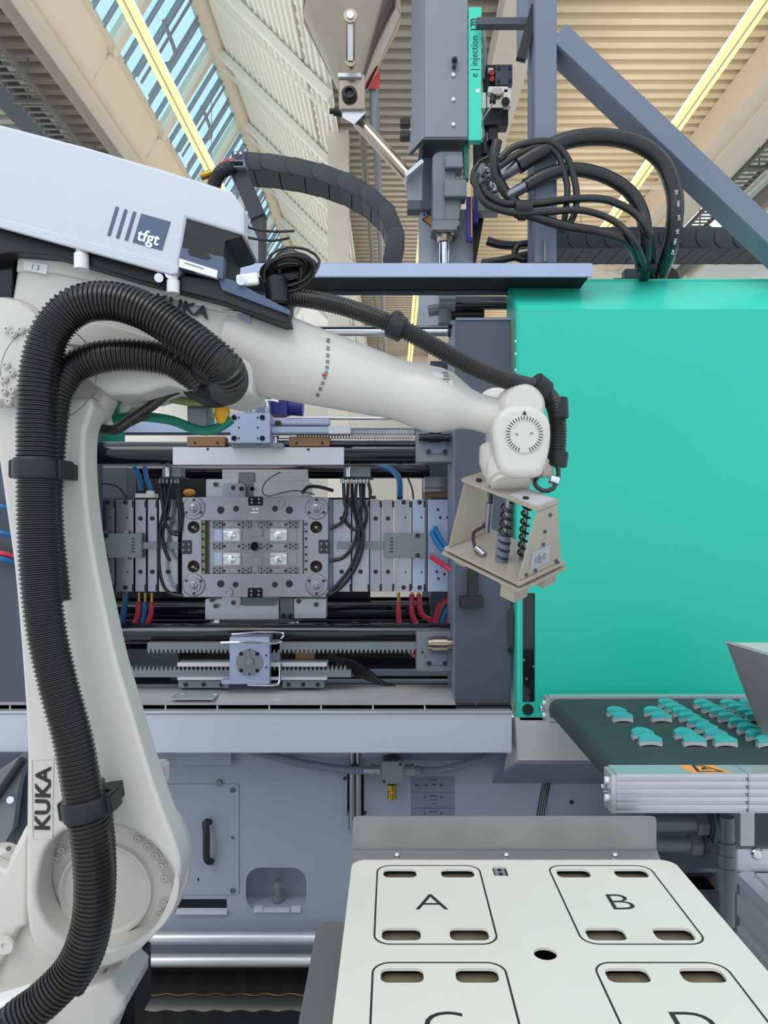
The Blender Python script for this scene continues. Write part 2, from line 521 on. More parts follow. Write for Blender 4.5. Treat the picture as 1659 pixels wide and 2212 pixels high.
# ================================================================== MACHINE BED
bed = thing('machine_bed', 'grey-blue base of the moulding machine with long pale beam and lower service panels', 'machine base', (0, 2.6, 0))
obj('beam', MB().pb(-60, 1541, 1106, 1627, 2.28, 0.10), 'panel_light', bed, 0.003)
obj('beam_flange', MB().pb(-60, 1536, 1106, 1541, 2.275, 0.03), 'alu', bed)
for i in range(11):
    x1 = 1028 + 56 - i * 112 + 56
    obj('slot_strip', MB().pb(x1 - 109, 1523, min(x1, 1104), 1536, 2.305, 0.03), 'bar_dark', bed)
obj('strip_backing', MB().pb(-60, 1521, 1104, 1541, 2.336, 0.02), 'alu', bed)
# tray surface seen from above
zt = P(0, 1523, 2.305).z
tr = MB().add([(-1.35, 2.305, zt), (0.19, 2.305, zt), (0.19, 2.39, zt + .004), (-1.35, 2.39, zt + .004), (-1.35, 2.40, zt + .010), (0.19, 2.40, zt + .010), (0.19, 2.57, zt + .010), (-1.35, 2.57, zt + .010)], [(0, 1, 2, 3), (3, 2, 5, 4), (4, 5, 6, 7)])
tr.box(-1.35, 0.19, 2.305, 2.57, zt - 0.012, zt - 0.001)
obj('drip_tray', tr, 'steel_h', bed)
obj('scale_plate', MB().box(P(383, 0, 2.42).x, P(475, 0, 2.42).x, 2.33, 2.5, zt + .0105, zt + .013), 'alu', bed)
for x, y in ((395, 1507), (465, 1508), (418, 1487), (485, 1487)):
    Yq = (H - zt) * F / (y - VY)
    stamp('screw', 'sc1', lambda: MB().cyl((0, 0, 0), (0, 0, .004), .006, n=10), 'chrome', bed, (P(x, 0, Yq).x, Yq, zt + .012))
# lower panel with openings
YL = 2.45
left_panel = rr(531, 1874, 662, 1969, 32)
obj('lower_panel', MB().plate([[(-80, 1600), (1180, 1600), (1180, 2012), (-80, 2012)], left_panel, [(370, 1942), (490, 1942), (490, 1972), (370, 1972)], [(750, 1672), (786, 1672), (786, 1762), (750, 1762)]], YL, 0.006), 'panel_grey', bed)
obj('recess_box', MB().pb(525, 1866, 668, 1975, YL + .10, .01).pb(525, 1962, 668, 1975, YL + .006, .1), 'panel_grey', bed)
obj('recess_box', MB().pb(365, 1935, 495, 1980, YL + .06, .01), 'frame_dark', bed)
obj('recess_box', MB().pb(745, 1665, 792, 1770, YL + .05, .01), 'black', bed)
obj('ledge', MB().pb(380, 1968, 490, 1976, YL - .012, .02), 'panel_light', bed)
for x0, x1 in ((566, 626), (548, 566), (628, 650)):
    obj('recess_lip', MB().pb(x0, 1966 if x0 == 566 else 1962, x1, 1972, YL - .008, .02), 'panel_light', bed, .001)
dr = obj('service_hatch', MB().plate([rr(300, 1694, 516, 1933, 8)], YL - .004, .004, .001), 'panel_grey', bed)
for x, y, r in ((503, 1706, 6), (503, 1808, 3.5), (503, 1923, 6)):
    bolt(dr, x, y, YL - .004, r, 'chrome', 'hatch_screw')
obj('keyhole', MB().pb(427, 1896, 430, 1904, YL - .0048, .001), 'black', dr)
hd = MB().tube([P(452, 1776, YL - .01), P(444, 1777, YL - .035), P(446, 1800, YL - .04), P(446, 1850, YL - .04), P(450, 1860, YL - .035), P(456, 1861, YL - .005)], .011, 8)
obj('hatch_handle', hd, 'black', dr)
bolt(bed, 474, 1690, YL, 7, 'casting', 'vent_plug', .012)
for x, y in ((745, 1681), (788, 1755)):
    bolt(bed, x, y, YL, 4, 'black')
# upper shade plate under the beam on the left, bracket behind
obj('shade_plate', MB().pb(380, 1600, 500, 1654, YL - .03, .03), 'panel_grey', bed, .002)
obj('shade_plate', MB().pb(620, 1600, 840, 1637, YL - .03, .03), 'panel_grey', bed, .002)
obj('air_duct', MB().pb(855, 1600, 1090, 1642, YL - .03, .03), 'frame_grey', bed)
# right lower cover: pale apron and sloped grey panel
ap = MB().add([P(1113, 1556, 2.30), P(1700, 1556, 2.30), P(1700, 1643, 2.30), P(1119, 1643, 2.30)], [(0, 1, 2, 3)])
obj('apron', MB().loft([P(1113, 1550, 2.30), P(1700, 1550, 2.30), P(1700, 1643, 2.30), P(1119, 1643, 2.30)], [P(1113, 1550, 2.30) + Vector((0, .02, 0)), P(1700, 1550, 2.30) + Vector((0, .02, 0)), P(1700, 1643, 2.30) + Vector((0, .02, 0)), P(1119, 1643, 2.30) + Vector((0, .02, 0))]), 'panel_cream', bed)
zA = P(0, 1643, 2.30).z
A = [Vector((P(1119, 0, 2.30).x, 2.30, zA)), Vector((1.3, 2.30, zA)), Vector((1.3, 2.455, zA - .11)), Vector((P(1119, 0, 2.30).x - .06, 2.455, zA - .11))]
obj('apron_underside', MB().loft([p - Vector((0, 0, .001)) for p in A], [p - Vector((0, 0, .01)) for p in A]), 'frame_grey', bed)
obj('side_return', MB().loft([P(1105, 1550, 2.31), P(1113, 1550, 2.30), P(1119, 1643, 2.30), P(1085, 1690, 2.44)], [P(1105, 1550, 2.33), P(1115, 1550, 2.315), P(1121, 1643, 2.315), P(1090, 1690, 2.46)]), 'panel_cream', bed)
obj('right_lower_panel', MB().pb(1085, 1618, 1470, 1995, 2.46, .01), 'panel_grey', bed)
for x in (1235, 1309):
    for y in (1682, 1733):
        hole(bed, x, y, 2.458, 4.5)
for i in range(4):
    cb = MB().tube([P(1174 + i * 5, 1690, 2.45), P(1166 + i * 5, 1725, 2.45), P(1160 + i * 5, 1765, 2.45), P(1158 + i * 5, 1840, 2.45)], .0022, 6)
    obj('thin_cable', cb, 'ink', bed)
# pictogram decal
dc = obj('decal', MB().pb(887, 1678, 982, 1762, YL - .0006, .0006), 'frame_grey', bed)
obj('decal_print', MB().pb(888, 1711, 981, 1712, YL - .0012, .0005).pb(888, 1745, 981, 1746, YL - .0012, .0005).pb(926, 1683, 944, 1686, YL - .0012, .0005).pb(926, 1718, 944, 1721, YL - .0012, .0005).pb(926, 1752, 944, 1755, YL - .0012, .0005)
    .pb(896, 1694, 906, 1699, YL - .0012, .0005).pb(916, 1694, 924, 1699, YL - .0012, .0005).pb(932, 1693, 942, 1697, YL - .0012, .0005).pb(950, 1694, 958, 1699, YL - .0012, .0005).pb(915, 1720, 921, 1724, YL - .0012, .0005).pb(951, 1720, 957, 1724, YL - .0012, .0005).pb(928, 1727, 946, 1729, YL - .0012, .0005).pb(932, 1735, 944, 1737, YL - .0012, .0005)
    .pb(915, 1755, 921, 1759, YL - .0012, .0005).pb(951, 1755, 957, 1759, YL - .0012, .0005), 'frame_dark', dc)
# under-structure: pipes and dark corrugated floor edges
for y, r in ((2026, 13), (2075, 13)):
    obj('rail_pipe', MB().cyl(P(100, y, 2.40), P(760, y, 2.40), r * 2.4 / F, n=20), 'alu', bed)
obj('sill_plate', MB().pb(-80, 2038, 900, 2064, 2.46, .02).pb(-80, 2008, 900, 2016, 2.46, .02), 'panel_grey', bed)
obj('plinth', MB().box(-1.5, .4, 2.5, 3.4, 0.05, 0.16), 'mat_black', bed)
for i in range(4):
    zz = .12 - i * .045; yy = 2.50 - i * .13
    wv = MB(); n = 120; pts = []
    for k in range(n):
        x = -1.4 + 1.6 * k / n
        pts.append((x, yy, zz + .003 * math.sin(k * 1.1)))
    v = []; f = []
    for x, y, z in pts:
        v += [(x, y, z), (x, y, z - .006), (x, y + .12, z + .001)]
    for k in range(n - 1):
        f += [(3 * k, 3 * k + 3, 3 * k + 4, 3 * k + 1), (3 * k, 3 * k + 2, 3 * k + 5, 3 * k + 3)]
    obj('cable_duct_lid', MB().add(v, f), 'mat_black', bed)
    obj('lid_edge', MB().tube([Vector(p) + Vector((0, -.002, .001)) for p in pts], .0013, 4, raw=True), 'brass', bed)
# hydraulic fitting and pipe in the slot
ft = thing('filter_unit', 'small grey filter block with brass nozzle hanging under the long pale beam', 'fitting', P(847, 1700, 2.36))
obj('block', MB().pb(825, 1645, 871, 1694, 2.34, .06), 'casting', ft, .002)
obj('cap', MB().cyl(P(848, 1645, 2.37), P(848, 1634, 2.37), .024, n=16), 'black', ft)
obj('nozzle', MB().lathe(P(847, 1694, 2.37), (0, 0, -1), [(0, .015), (.008, .015), (.008, .0125), (.02, .0125), (.022, .014), (.044, .014), (.046, .011)], 16), 'brass', ft)
for s, x in ((-1, 822), (1, 874)):
    obj('coupling', MB().lathe(P(x, 1664, 2.37), (s, 0, 0), [(0, .016), (.02, .016), (.02, .019), (.03, .019), (.03, .013), (.05, .013)], 10), 'steel', ft)
for x, y in ((865, 1651), (830, 1688)):
    hole(ft, x, y, 2.34, 3.5)
obj('conduit_hose', MB().tube([P(787, 1664, 2.40), P(740, 1662, 2.40), P(660, 1650, 2.40), P(600, 1636, 2.40), P(540, 1622, 2.40)], .013, 10, ribs=.007), 'frame_grey', label='grey ribbed conduit running left from the filter block under the beam', cat='hose')
obj('conduit_hose', MB().tube([P(890, 1664, 2.39), P(950, 1664, 2.39), P(1000, 1652, 2.39), P(1060, 1636, 2.39), P(1090, 1628, 2.39)], .012, 10, ribs=.006), 'frame_grey', label='grey ribbed conduit curving right from the filter block under the beam', cat='hose')
pc = thing('vertical_pipes', 'pair of upright steel pipes left of the filter block behind the table corner', 'pipe', P(767, 1800, 2.42))
for x in (761, 774):
    obj('pipe', MB().cyl(P(x, 1615, 2.42), P(x, 1790, 2.42), .0095, n=12), 'steel', pc)
obj('bracket', MB().pb(752, 1755, 770, 1792, 2.43, .03), 'casting', pc)
obj('drain_valve', MB().lathe(P(600, 1966, 2.50), (0, 0, 1), [(0, .02), (.01, .02), (.012, .012), (.03, .012), (.03, .018), (.05, .018), (.05, .011), (.075, .011), (.075, .015), (.095, .013)], 12), 'casting', label='small dark drain valve standing in the rounded recess of the lower panel', cat='valve')

# ================================================================== GREEN COVER
gc = thing('green_guard_door', 'large turquoise-green safety guard door right of the grey post', 'machine cover', P(1400, 1555, 2.30))
Yf = 2.30
xl = P(1120, 0, Yf).x; xr = 1.45; ztop = P(0, 668, Yf).z; zb = P(0, 1556, Yf).z
zbk = P(0, 607, 2.50).z
obj('door_sheet', MB().plate([[(1120, 668), (1900, 668), (1900, 1556), (1125, 1556), (1120, 1548)], rr(1129, 1281, 1156, 1518, 3)], Yf, .012), 'green_paint', gc)
tp = [Vector((xl, Yf, ztop)), Vector((xr, Yf, ztop)), Vector((xr, 2.5, zbk)), Vector((xl, 2.5, zbk))]
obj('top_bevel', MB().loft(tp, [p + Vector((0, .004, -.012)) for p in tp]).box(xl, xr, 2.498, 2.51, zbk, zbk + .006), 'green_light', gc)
sd = [Vector((xl, Yf + .002, zb)), Vector((xl, Yf + .002, ztop)), Vector((xl, 2.5, zbk)), Vector((xl, 2.5, zb))]
obj('side_return', MB().loft(sd, [p + Vector((-.006, 0, 0)) for p in sd]), 'green_paint', gc)
tk = obj('guide_track', MB().pb(1128, 1278, 1157, 1519, Yf + .012, .02), 'bar_dark', gc)
for x, y in ((1131, 1425), (1152, 1439), (1137, 1466)):
    bolt(tk, x, y, Yf + .012, 2.5, 'chrome', 'screw', .008)
bolt(gc, 1140, 1532, Yf, 12, 'black', 'stop_button', .006)
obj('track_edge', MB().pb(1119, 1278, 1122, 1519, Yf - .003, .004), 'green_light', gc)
for y in (738, 765, 800, 1450):
    bolt(gc, 1114, y, 2.31, 3, 'chrome', 'edge_screw', .006)

# ================================================================== POST
po = thing('frame_post', 'dark grey upright sheet-metal post between mould bay and green guard door', 'post', P(1043, 1530, 2.36))
obj('post_panel', MB().plate([[(983, 690), (1104, 690), (1104, 1530), (983, 1530)]], 2.345, .03, .002), 'frame_dark', po)
obj('post_side', MB().box(P(981, 0, 2.345).x, P(981, 0, 2.345).x + .01, 2.35, 2.62, P(0, 1530, 2.345).z, P(0, 692, 2.345).z), 'frame_grey', po)
obj('post_foot', MB().pb(990, 1528, 1106, 1536, 2.335, .04), 'frame_dark', po)
hk = obj('latch_handle', MB().pb(1011, 1230, 1033, 1292, 2.32, .02).pb(994, 1288, 1044, 1313, 2.31, .035), 'black', po, .003)
obj('hinge', MB().pb(1098, 1318, 1108, 1410, 2.335, .02), 'bar_dark', po)
obj('post_cap', MB().pb(985, 686, 1104, 691, 2.34, .05), 'frame_grey', po)
obj('rear_post', MB().pb(930, 780, 982, 1500, 2.95, .1), 'frame_dark', label='dark rear post seen in the gap behind the robot hose and the grey post', cat='post')

# ================================================================== MOULD BAY
Yb = 2.50
def bar(x0, x1, y, rpx, Y, m, label, cat='tie bar', group=None):
    return obj('tie_bar', MB().cyl(P(x0, y, Y), P(x1, y, Y), rpx * Y / F, n=32), m, label=label, cat=cat, group=group)
bar(120, 985, 979, 24, 2.52, 'bar_dark', 'thick black tie bar along the top of the mould bay, behind the pale slide plate')
bar(120, 985, 1368, 22, 2.52, 'bar_dark', 'thick dark tie bar along the bottom of the mould bay, above the upper gear rack')
bar(120, 985, 1320, 22, 3.05, 'bar_dark', 'rear tie bar in the shadow under the mould, behind the lower clamp plate')
bar(120, 985, 1017, 17, 3.05, 'bar_dark', 'rear tie bar just under the thick top tie bar')
bar(560, 980, 715, 11, 2.52, 'chrome', 'slim chrome guide rod passing behind the robot forearm toward the grey post', 'guide rod')
obj('rod_seat', MB().cyl(P(968, 715, 2.5), P(984, 715, 2.5), .02, n=20), 'black', label='black ring where the slim chrome guide rod meets the grey post', cat='bushing')
bar(620, 985, 903, 4, 2.60, 'chrome', 'thin bright rod above the gear rack at the top of the mould bay', 'guide rod')
bar(520, 985, 953, 7, 2.62, 'steel', 'grey cylinder rod between top gear rack and thick tie bar', 'guide rod')
bar(200, 410, 960, 6, 2.62, 'steel', 'grey cylinder rod at left of the bronze slide block', 'guide rod')

# back frame of the bay; near-black sheets and floor hold its shade as colour
bf = thing('bay_back_frame', 'rear frame behind the mould with sheet panels blackened for shade', 'machine frame', P(590, 1480, 3.2))
obj('rear_sheet', MB().pb(150, 1290, 990, 1490, 3.25, .01), 'bar_dark', bf)
obj('rear_sheet', MB().pb(150, 1000, 560, 1080, 3.2, .01), 'black', bf)
obj('rear_sheet', MB().pb(150, 1075, 800, 1292, 3.22, .01), 'black', bf)
obj('rear_sheet', MB().pb(560, 1000, 985, 1032, 3.2, .01), 'black', bf)
obj('rear_sheet', MB().pb(912, 1020, 990, 1290, 3.18, .01), 'frame_grey', bf)
obj('top_rail', MB().pb(150, 925, 985, 938, 2.72, .03), 'frame_grey', bf)
obj('top_sheet', MB().pb(100, 908, 500, 934, 2.7, .02), 'blue_steel', bf)
obj('green_tab', MB().pb(206, 936, 268, 954, 2.66, .01), 'dark_green', bf)
obj('rear_block', MB().pb(205, 1010, 275, 1078, 2.85, .1), 'casting', bf, .003)
obj('rear_block', MB().pb(917, 1030, 976, 1062, 2.8, .1), 'steel', bf)
obj('rear_block', MB().pb(480, 1014, 665, 1075, 3.0, .06), 'steel_h', bf)
obj('rear_block', MB().pb(917, 1052, 976, 1054, 2.78, .01).pb(917, 1064, 976, 1074, 2.8, .05), 'bronze', bf)
obj('bay_floor', MB().pb(150, 1400, 985, 1482, 2.95, .01), 'bar_dark', bf)
obj('angle_plate', MB().loft([P(250, 1402, 2.72), P(385, 1402, 2.72), P(385, 1455, 2.72), P(250, 1455, 2.72)], [P(250, 1402, 2.74), P(385, 1402, 2.74), P(385, 1455, 2.74), P(250, 1455, 2.74)]), 'frame_dark', bf)
obj('lower_rail', MB().pb(700, 1448, 985, 1460, 2.8, .03).pb(700, 1470, 985, 1476, 2.75, .03), 'frame_grey', bf)
for x0, x1 in ((355, 390), (745, 760)):
    obj('upright', MB().pb(x0, 1007, x0 + 12, 1034, 2.75, .02), 'chrome', bf)
obj('left_end_wall', MB().box(-1.42, -.98, 2.34, 2.6, .98, 1.9), 'frame_dark', bf)

# slide plate, bronze blocks, top slide
sp = thing('slide_plate', 'long brushed aluminium slide plate lying against the top tie bar', 'plate', P(558, 1004, 2.46))
obj('plate', MB().pb(373, 966, 743, 1004, 2.46, .03), 'alu', sp, .001)
for x, y in ((449, 970), (666, 971)):
    hole(sp, x, y, 2.46, 3)
for x0, x1, lab in ((404, 486, 'left bronze-coloured slide block on the aluminium slide plate'), (624, 712, 'right bronze-coloured slide block on the aluminium slide plate')):
    b = obj('bronze_block', MB().pb(x0, 943, x1, 964, 2.47, .05), 'bronze', bevel=.001, label=lab, cat='slide block', group='bronze slide blocks')
    for x in (x0 + 17, x1 - 16):
        hole(b, x, 957, 2.47, 3)
vb = thing('valve_block', 'square pale-blue steel block with bolts at the top of the mould bay', 'block', P(540, 962, 2.42))
obj('block', MB().pb(498, 892, 583, 957, 2.42, .07), 'blue_steel', vb, .001)
obj('underside_plate', MB().pb(500, 957, 612, 966, 2.44, .06), 'casting', vb)
for x in (506, 567):
    for y in (902, 947):
        bolt(vb, x, y, 2.42, 5.5, 'bar_dark')
for x, y in ((516, 902), (557, 902), (516, 924), (557, 924), (516, 947), (557, 947)):
    hole(vb, x, y, 2.42, 2.2)
for pts in ([(530, 892), (530, 875), (524, 868), (505, 868)], [(538, 892), (538, 868), (545, 856), (575, 855), (592, 862)], [(549, 892), (549, 875), (556, 866), (590, 865), (602, 868)], [(578, 892), (578, 872), (570, 862), (555, 860)]):
    obj('bent_pipe', MB().tube([P(x, y, 2.45) for x, y in pts], .003, 8), 'chrome', vb)
    obj('pipe_fitting', MB().cyl(P(pts[0][0], 892, 2.45), P(pts[0][0], 880, 2.45), .007, n=8), 'steel', vb)
cy = thing('cylinder_pair', 'pale steel double cylinder lying right of the square block', 'cylinder', P(670, 940, 2.45))
obj('upper_barrel', MB().pb(584, 904, 712, 918, 2.46, .04), 'blue_steel', cy, .004)
obj('lower_barrel', MB().pb(584, 921, 757, 936, 2.45, .04), 'blue_steel', cy, .004)
obj('end_cap', MB().pb(709, 919, 757, 937, 2.44, .05), 'alu', cy, .002)
obj('port', MB().pb(594, 909, 606, 917, 2.45, .02), 'black', cy)
obj('bearing_shoe', MB().lathe(P(595, 962, 2.5), (0, 0, 1), [(0, .012), (.01, .009), (.02, .009), (.03, .013)], 14), 'chrome', cy)
obj('servo_motor', MB().pb(584, 864, 620, 895, 2.6, .08).cyl(P(620, 878, 2.64), P(655, 880, 2.64), .03, n=16), 'deep_blue', label='dark blue servo motor behind the square pale-blue block', cat='motor')

def rack(x0, x1, yt, yb, Y, d, teeth, m, label, pitch_px=9.2, tooth_px=8):
    """toothed bar in profile; teeth 'down' or 'up'"""
    pts = []; x = x0
    base = yb if teeth == 'down' else yt
    tip = base + (tooth_px if teeth == 'down' else -tooth_px)
    while x + pitch_px <= x1:
        pts += [(x, base), (x + pitch_px * .2, tip), (x + pitch_px * .5, tip), (x + pitch_px * .7, base)]
        x += pitch_px
    pts += [(x1, base)]
    other = yt if teeth == 'down' else yb
    lp = [(x0, other)] + pts + [(x1, other)]
    return obj('gear_rack', MB().plate([lp], Y, d), m, label=label, cat='gear rack', smooth=False)
rack(318, 900, 1388, 1403, 2.46, .03, 'down', 'casting', 'upper gear rack with teeth pointing down under the bottom tie bar')
rack(254, 758, 1448, 1463, 2.46, .03, 'up', 'casting', 'lower gear rack with teeth pointing up above the drip tray')
rack(640, 895, 928, 936, 2.52, .03, 'down', 'steel', 'gear rack at the top of the mould bay right of the cylinder pair', 6.2, 9)

pb_ = thing('pinion_box', 'square pinion housing with round bolted cover between the two gear racks', 'gearbox', P(538, 1480, 2.42))
obj('housing', MB().pb(496, 1376, 582, 1468, 2.42, .08), 'blue_steel', pb_, .001)
cv = obj('round_cover', MB().lathe(P(539, 1431, 2.42), (0, -1, 0), [(0, 29 * 2.42 / F), (.004, 29 * 2.42 / F), (.004, 12 * 2.42 / F), (.002, 12 * 2.42 / F)], 36), 'mould_steel', pb_)
obj('hub', MB().cyl(P(539, 1430, 2.416), P(539, 1430, 2.405), 8 * 2.42 / F, n=20).cyl(P(539, 1430, 2.41), P(539, 1430, 2.40), 4 * 2.42 / F, n=12), 'casting', pb_)
for x, y in ((521, 1412), (556, 1412), (521, 1448), (556, 1448)):
    bolt(pb_, x, y, 2.416, 4, 'bar_dark')
for x, y in ((539, 1404), (539, 1456), (575, 1416), (575, 1442)):
    hole(pb_, x, y, 2.416, 2)
obj('lube_pipe', MB().tube([P(477, 1388, 2.41), P(530, 1387, 2.405), P(585, 1390, 2.41), P(610, 1386, 2.41)], .0035, 8), 'chrome', pb_)
obj('lube_pipe', MB().tube([P(500, 1370, 2.43), P(560, 1366, 2.43), P(612, 1368, 2.43), P(606, 1380, 2.42)], .003, 8), 'chrome', pb_)
obj('lube_pipe', MB().tube([P(606, 1434, 2.42), P(605, 1455, 2.42), P(603, 1474, 2.42), P(590, 1479, 2.42), P(535, 1478, 2.42)], .0045, 8), 'chrome', pb_)
obj('bracket_arm', MB().pb(478, 1468, 582, 1478, 2.41, .05), 'blue_steel', pb_, .001)
obj('side_bracket', MB().pb(582, 1384, 604, 1466, 2.46, .04), 'casting', pb_)
bolt(pb_, 598, 1434, 2.46, 5, 'bar_dark')
cg = thing('rack_guide', 'steel rack guide carrier flanking the pinion box above the drip tray', 'guide', P(545, 1482, 2.44))
for x0, x1 in ((383, 496), (582, 706)):
    obj('guide_rail', MB().pb(x0, 1431, x1, 1440, 2.45, .06), 'alu', cg)
    obj('guide_rail', MB().pb(x0, 1463, x1, 1469, 2.44, .06), 'alu', cg)
for x0, x1 in ((385, 495), (610, 700)):
    f_ = obj('foot_block', MB().pb(x0, 1470, x1, 1486, 2.46, .05), 'casting', cg, .001)
    for t in (.15, .5, .85):
        bolt(f_, x0 + (x1 - x0) * t, 1479, 2.46, 4.5, 'black')
obj('bronze_block', MB().pb(638, 1404, 678, 1428, 2.52, .04), 'bronze', label='small bronze block behind the rack guide right of the pinion box', cat='slide block')

def bearing(x0, y0, x1, y1, Y, lab, up):
    t = thing('bearing_bracket', lab, 'bracket', P((x0 + x1) / 2, y1, Y))
    obj('bracket_plate', MB().pb(x0, y0, x1, y1, Y, .06), 'casting', t, .002)
    obj('clamp_insert', MB().pb(x0 + 22, y0 + (y1 - y0) * (.1 if up else .55), x1 - 12, y0 + (y1 - y0) * (.72 if up else .84), Y - .006, .01), 'frame_grey', t, .001)
    for x in (x0 + 28, x1 - 17):
        bolt(t, x, y0 + (y1 - y0) * (.66 if up else .8), Y - .006, 5, 'black')
    hole(t, x0 + 14, y0 + (y1 - y0) * (.2 if up else .52), Y, 2.6)
    return t
tb = bearing(898, 932, 978, 998, 2.45, 'upper steel bearing bracket at the right end of the top gear rack', True)
lb = bearing(899, 1364, 978, 1450, 2.45, 'lower steel bearing bracket at the right end of the upper gear rack', False)
obj('shaft_coupling', MB().lathe(P(925, 1391, 2.43), (1, 0, 0), [(0, .02), (.012, .02), (.012, .024), (.06, .024), (.06, .018), (.075, .018)], 20), 'stainless', lb)
obj('shaft_coupling', MB().lathe(P(905, 945, 2.43), (1, 0, 0), [(0, .012), (.03, .012), (.03, .016), (.07, .016), (.07, .012), (.1, .012)], 16), 'bar_dark', tb)

# ---- stack plates, left and right of the mould
def stack(spec, side, Y):
    for i, (x0, x1, m, holes, lab) in enumerate(spec):
        r = obj('stack_plate', MB().pb(x0, 1079, x1, 1278, Y, .16), m, bevel=.002, label=lab, cat='plate', group='steel plates stacked %s of the mould' % side)
        if holes == 'v':
            for y in (1120, 1235): bolt(r, (x0 + x1) / 2, y, Y, 4.8, 'black')
        elif holes == 'e':
            for y in (1085, 1269): bolt(r, (x0 + x1) / 2 + 2, y, Y, 5, 'black')
            for y in (1118, 1236): hole(r, (x0 + x1) / 2 + 6, y, Y, 2)
        elif holes == 'p':
            for x, y in ((946, 1101), (951, 1118), (967, 1118), (947, 1250), (944, 1235), (960, 1240)): hole(r, x, y, Y, 3)
        for y0, y1 in ((1082, 1096), (1262, 1277)):
            obj('edge_notch', MB().pb(x1 - 3, y0, x1 + 2, y1, Y - .001, .03), 'black', r)
stack([(150, 215, 'blue_steel', '', 'outermost left stack plate, partly behind the robot arm'),
       (217, 247, 'steel', 'e', 'second left stack plate, under the left end of the dark bracket'),
       (250, 288, 'steel', 'e', 'third left stack plate, wide and shiny'),
       (292, 315, 'mould_steel', 'v', 'fourth left stack plate, narrow with two bolts'),
       (319, 339, 'mould_steel', 'v', 'fifth left stack plate, narrowest, left of the hanging black cables'),
       (343, 384, 'steel', 'v', 'sixth left stack plate behind the hanging black cables')], 'left', 2.62)
stack([(718, 758, 'steel', 'v', 'first right stack plate, next to the mould'),
       (761, 797, 'steel', 'v', 'second right stack plate, behind the black cable bundle'),
       (800, 823, 'mould_steel', 'v', 'third right stack plate, narrow with two bolts'),
       (826, 850, 'mould_steel', 'v', 'fourth right stack plate, narrow, left of the dark bracket'),
       (853, 887, 'steel', 'e', 'fifth right stack plate, wide and shiny, above and below the bracket'),
       (891, 918, 'blue_steel', 'e', 'sixth right stack plate at the right end of the dark bracket'),
       (924, 980, 'blue_steel', 'p', 'outermost right stack plate with small ports beside the post')], 'right', 2.62)
for x0, x1, bx0, bx1, lab in ((211, 306, 306, 385, 'dark grey latch bracket spanning the left stack plates'), (830, 920, 728, 830, 'dark grey latch bracket spanning the right stack plates')):
    t = thing('latch_bracket', lab, 'bracket', P((x0 + x1) / 2, 1206, 2.58), 'latch brackets on the stack plates')
    obj('bracket_plate', MB().pb(x0, 1152, x1, 1205, 2.585, .035), 'casting', t, .002)
    obj('latch_bar', MB().pb(bx0, 1171, bx1, 1186, 2.595, .02), 'casting', t, .001)
    xs = (x0 + 18, x0 + 62) if x0 < 500 else (x1 - 18, x1 - 62)
    for y in (1157, 1200):
        bolt(t, xs[0], y, 2.585, 5, 'black')
    for y in (1150, 1206):
        bolt(t, xs[0], y, 2.6, 4, 'steel'); bolt(t, xs[1], y, 2.6, 4, 'steel')
    for k in range(5):
        obj('engraving', MB().pb((x1 - 22) if x0 < 500 else (x0 + 12), 1162 + k * 7, (x1 - 15) if x0 < 500 else (x0 + 19), 1165 + k * 7, 2.5844, .001), 'bar_dark', t)

# ---- mould
Ym = 2.58
mo = thing('mould', 'rectangular steel injection mould with round corner guides facing the front', 'mould', P(550, 1292, Ym))
mp_ = [(403, 1074), (709, 1074), (709, 1290), (393, 1290), (393, 1074)]
ins = [(435, 1124), (664, 1124), (664, 1240), (435, 1240)]
obj('mould_plate', MB().plate([rr(393, 1074, 709, 1290, 4), ins] + [circ(x, y, 13, 24) for x, y in ((418, 1139), (683, 1139), (418, 1224), (683, 1224))], Ym, .05, .001), 'mould_steel', mo)
obj('backing_plate', MB().pb(396, 1077, 706, 1287, Ym + .05, .05), 'steel', mo)
obj('edge_plate', MB().pb(709, 1078, 718, 1286, Ym + .02, .1), 'frame_grey', mo)
for x, y in ((418, 1139), (683, 1139), (418, 1224), (683, 1224)):
    obj('cup_recess', MB().lathe(P(x, y, Ym + .03), (0, -1, 0), [(0, .019), (.006, .012), (.012, .004)], 20), 'stainless', mo)
px = Ym / F
for x, y in ((419, 1098), (684, 1098), (419, 1264), (684, 1264)):
    g = obj('guide_bush', MB().lathe(P(x, y, Ym), (0, -1, 0), [(0, 23.5 * px), (.002, 23.5 * px), (.003, 22 * px), (.003, 16 * px), (.009, 15 * px), (.009, 10 * px), (.016, 9 * px), (.018, 5 * px), (.022, 4 * px)], 36), 'mould_steel', mo)
    obj('bush_ring', MB().lathe(P(x, y, Ym - .0005), (0, -1, 0), [(0, 24.6 * px), (.001, 24.6 * px)], 36), 'bar_dark', mo)
    for a in (90, 210, 330):
        aa = math.radians(a if y < 1180 else -a)
        hole(g, x + 18.5 * math.cos(aa), y - 18.5 * math.sin(aa), Ym - .003, 3)
for x, y, r in ((477, 1102, 8), (510, 1099, 6.5), (594, 1099, 6.5), (625, 1102, 8), (477, 1261, 8), (509, 1263, 6.5), (594, 1263, 6.5), (625, 1261, 8)):
    hole(mo, x, y, Ym, r)
for x, y in ((606, 1086), (494, 1279)):
    obj('stop_pin', MB().lathe(P(x, y, Ym), (0, -1, 0), [(0, 9 * px), (.012, 9 * px), (.012, 5 * px), (.008, 4 * px)], 20), 'steel', mo)
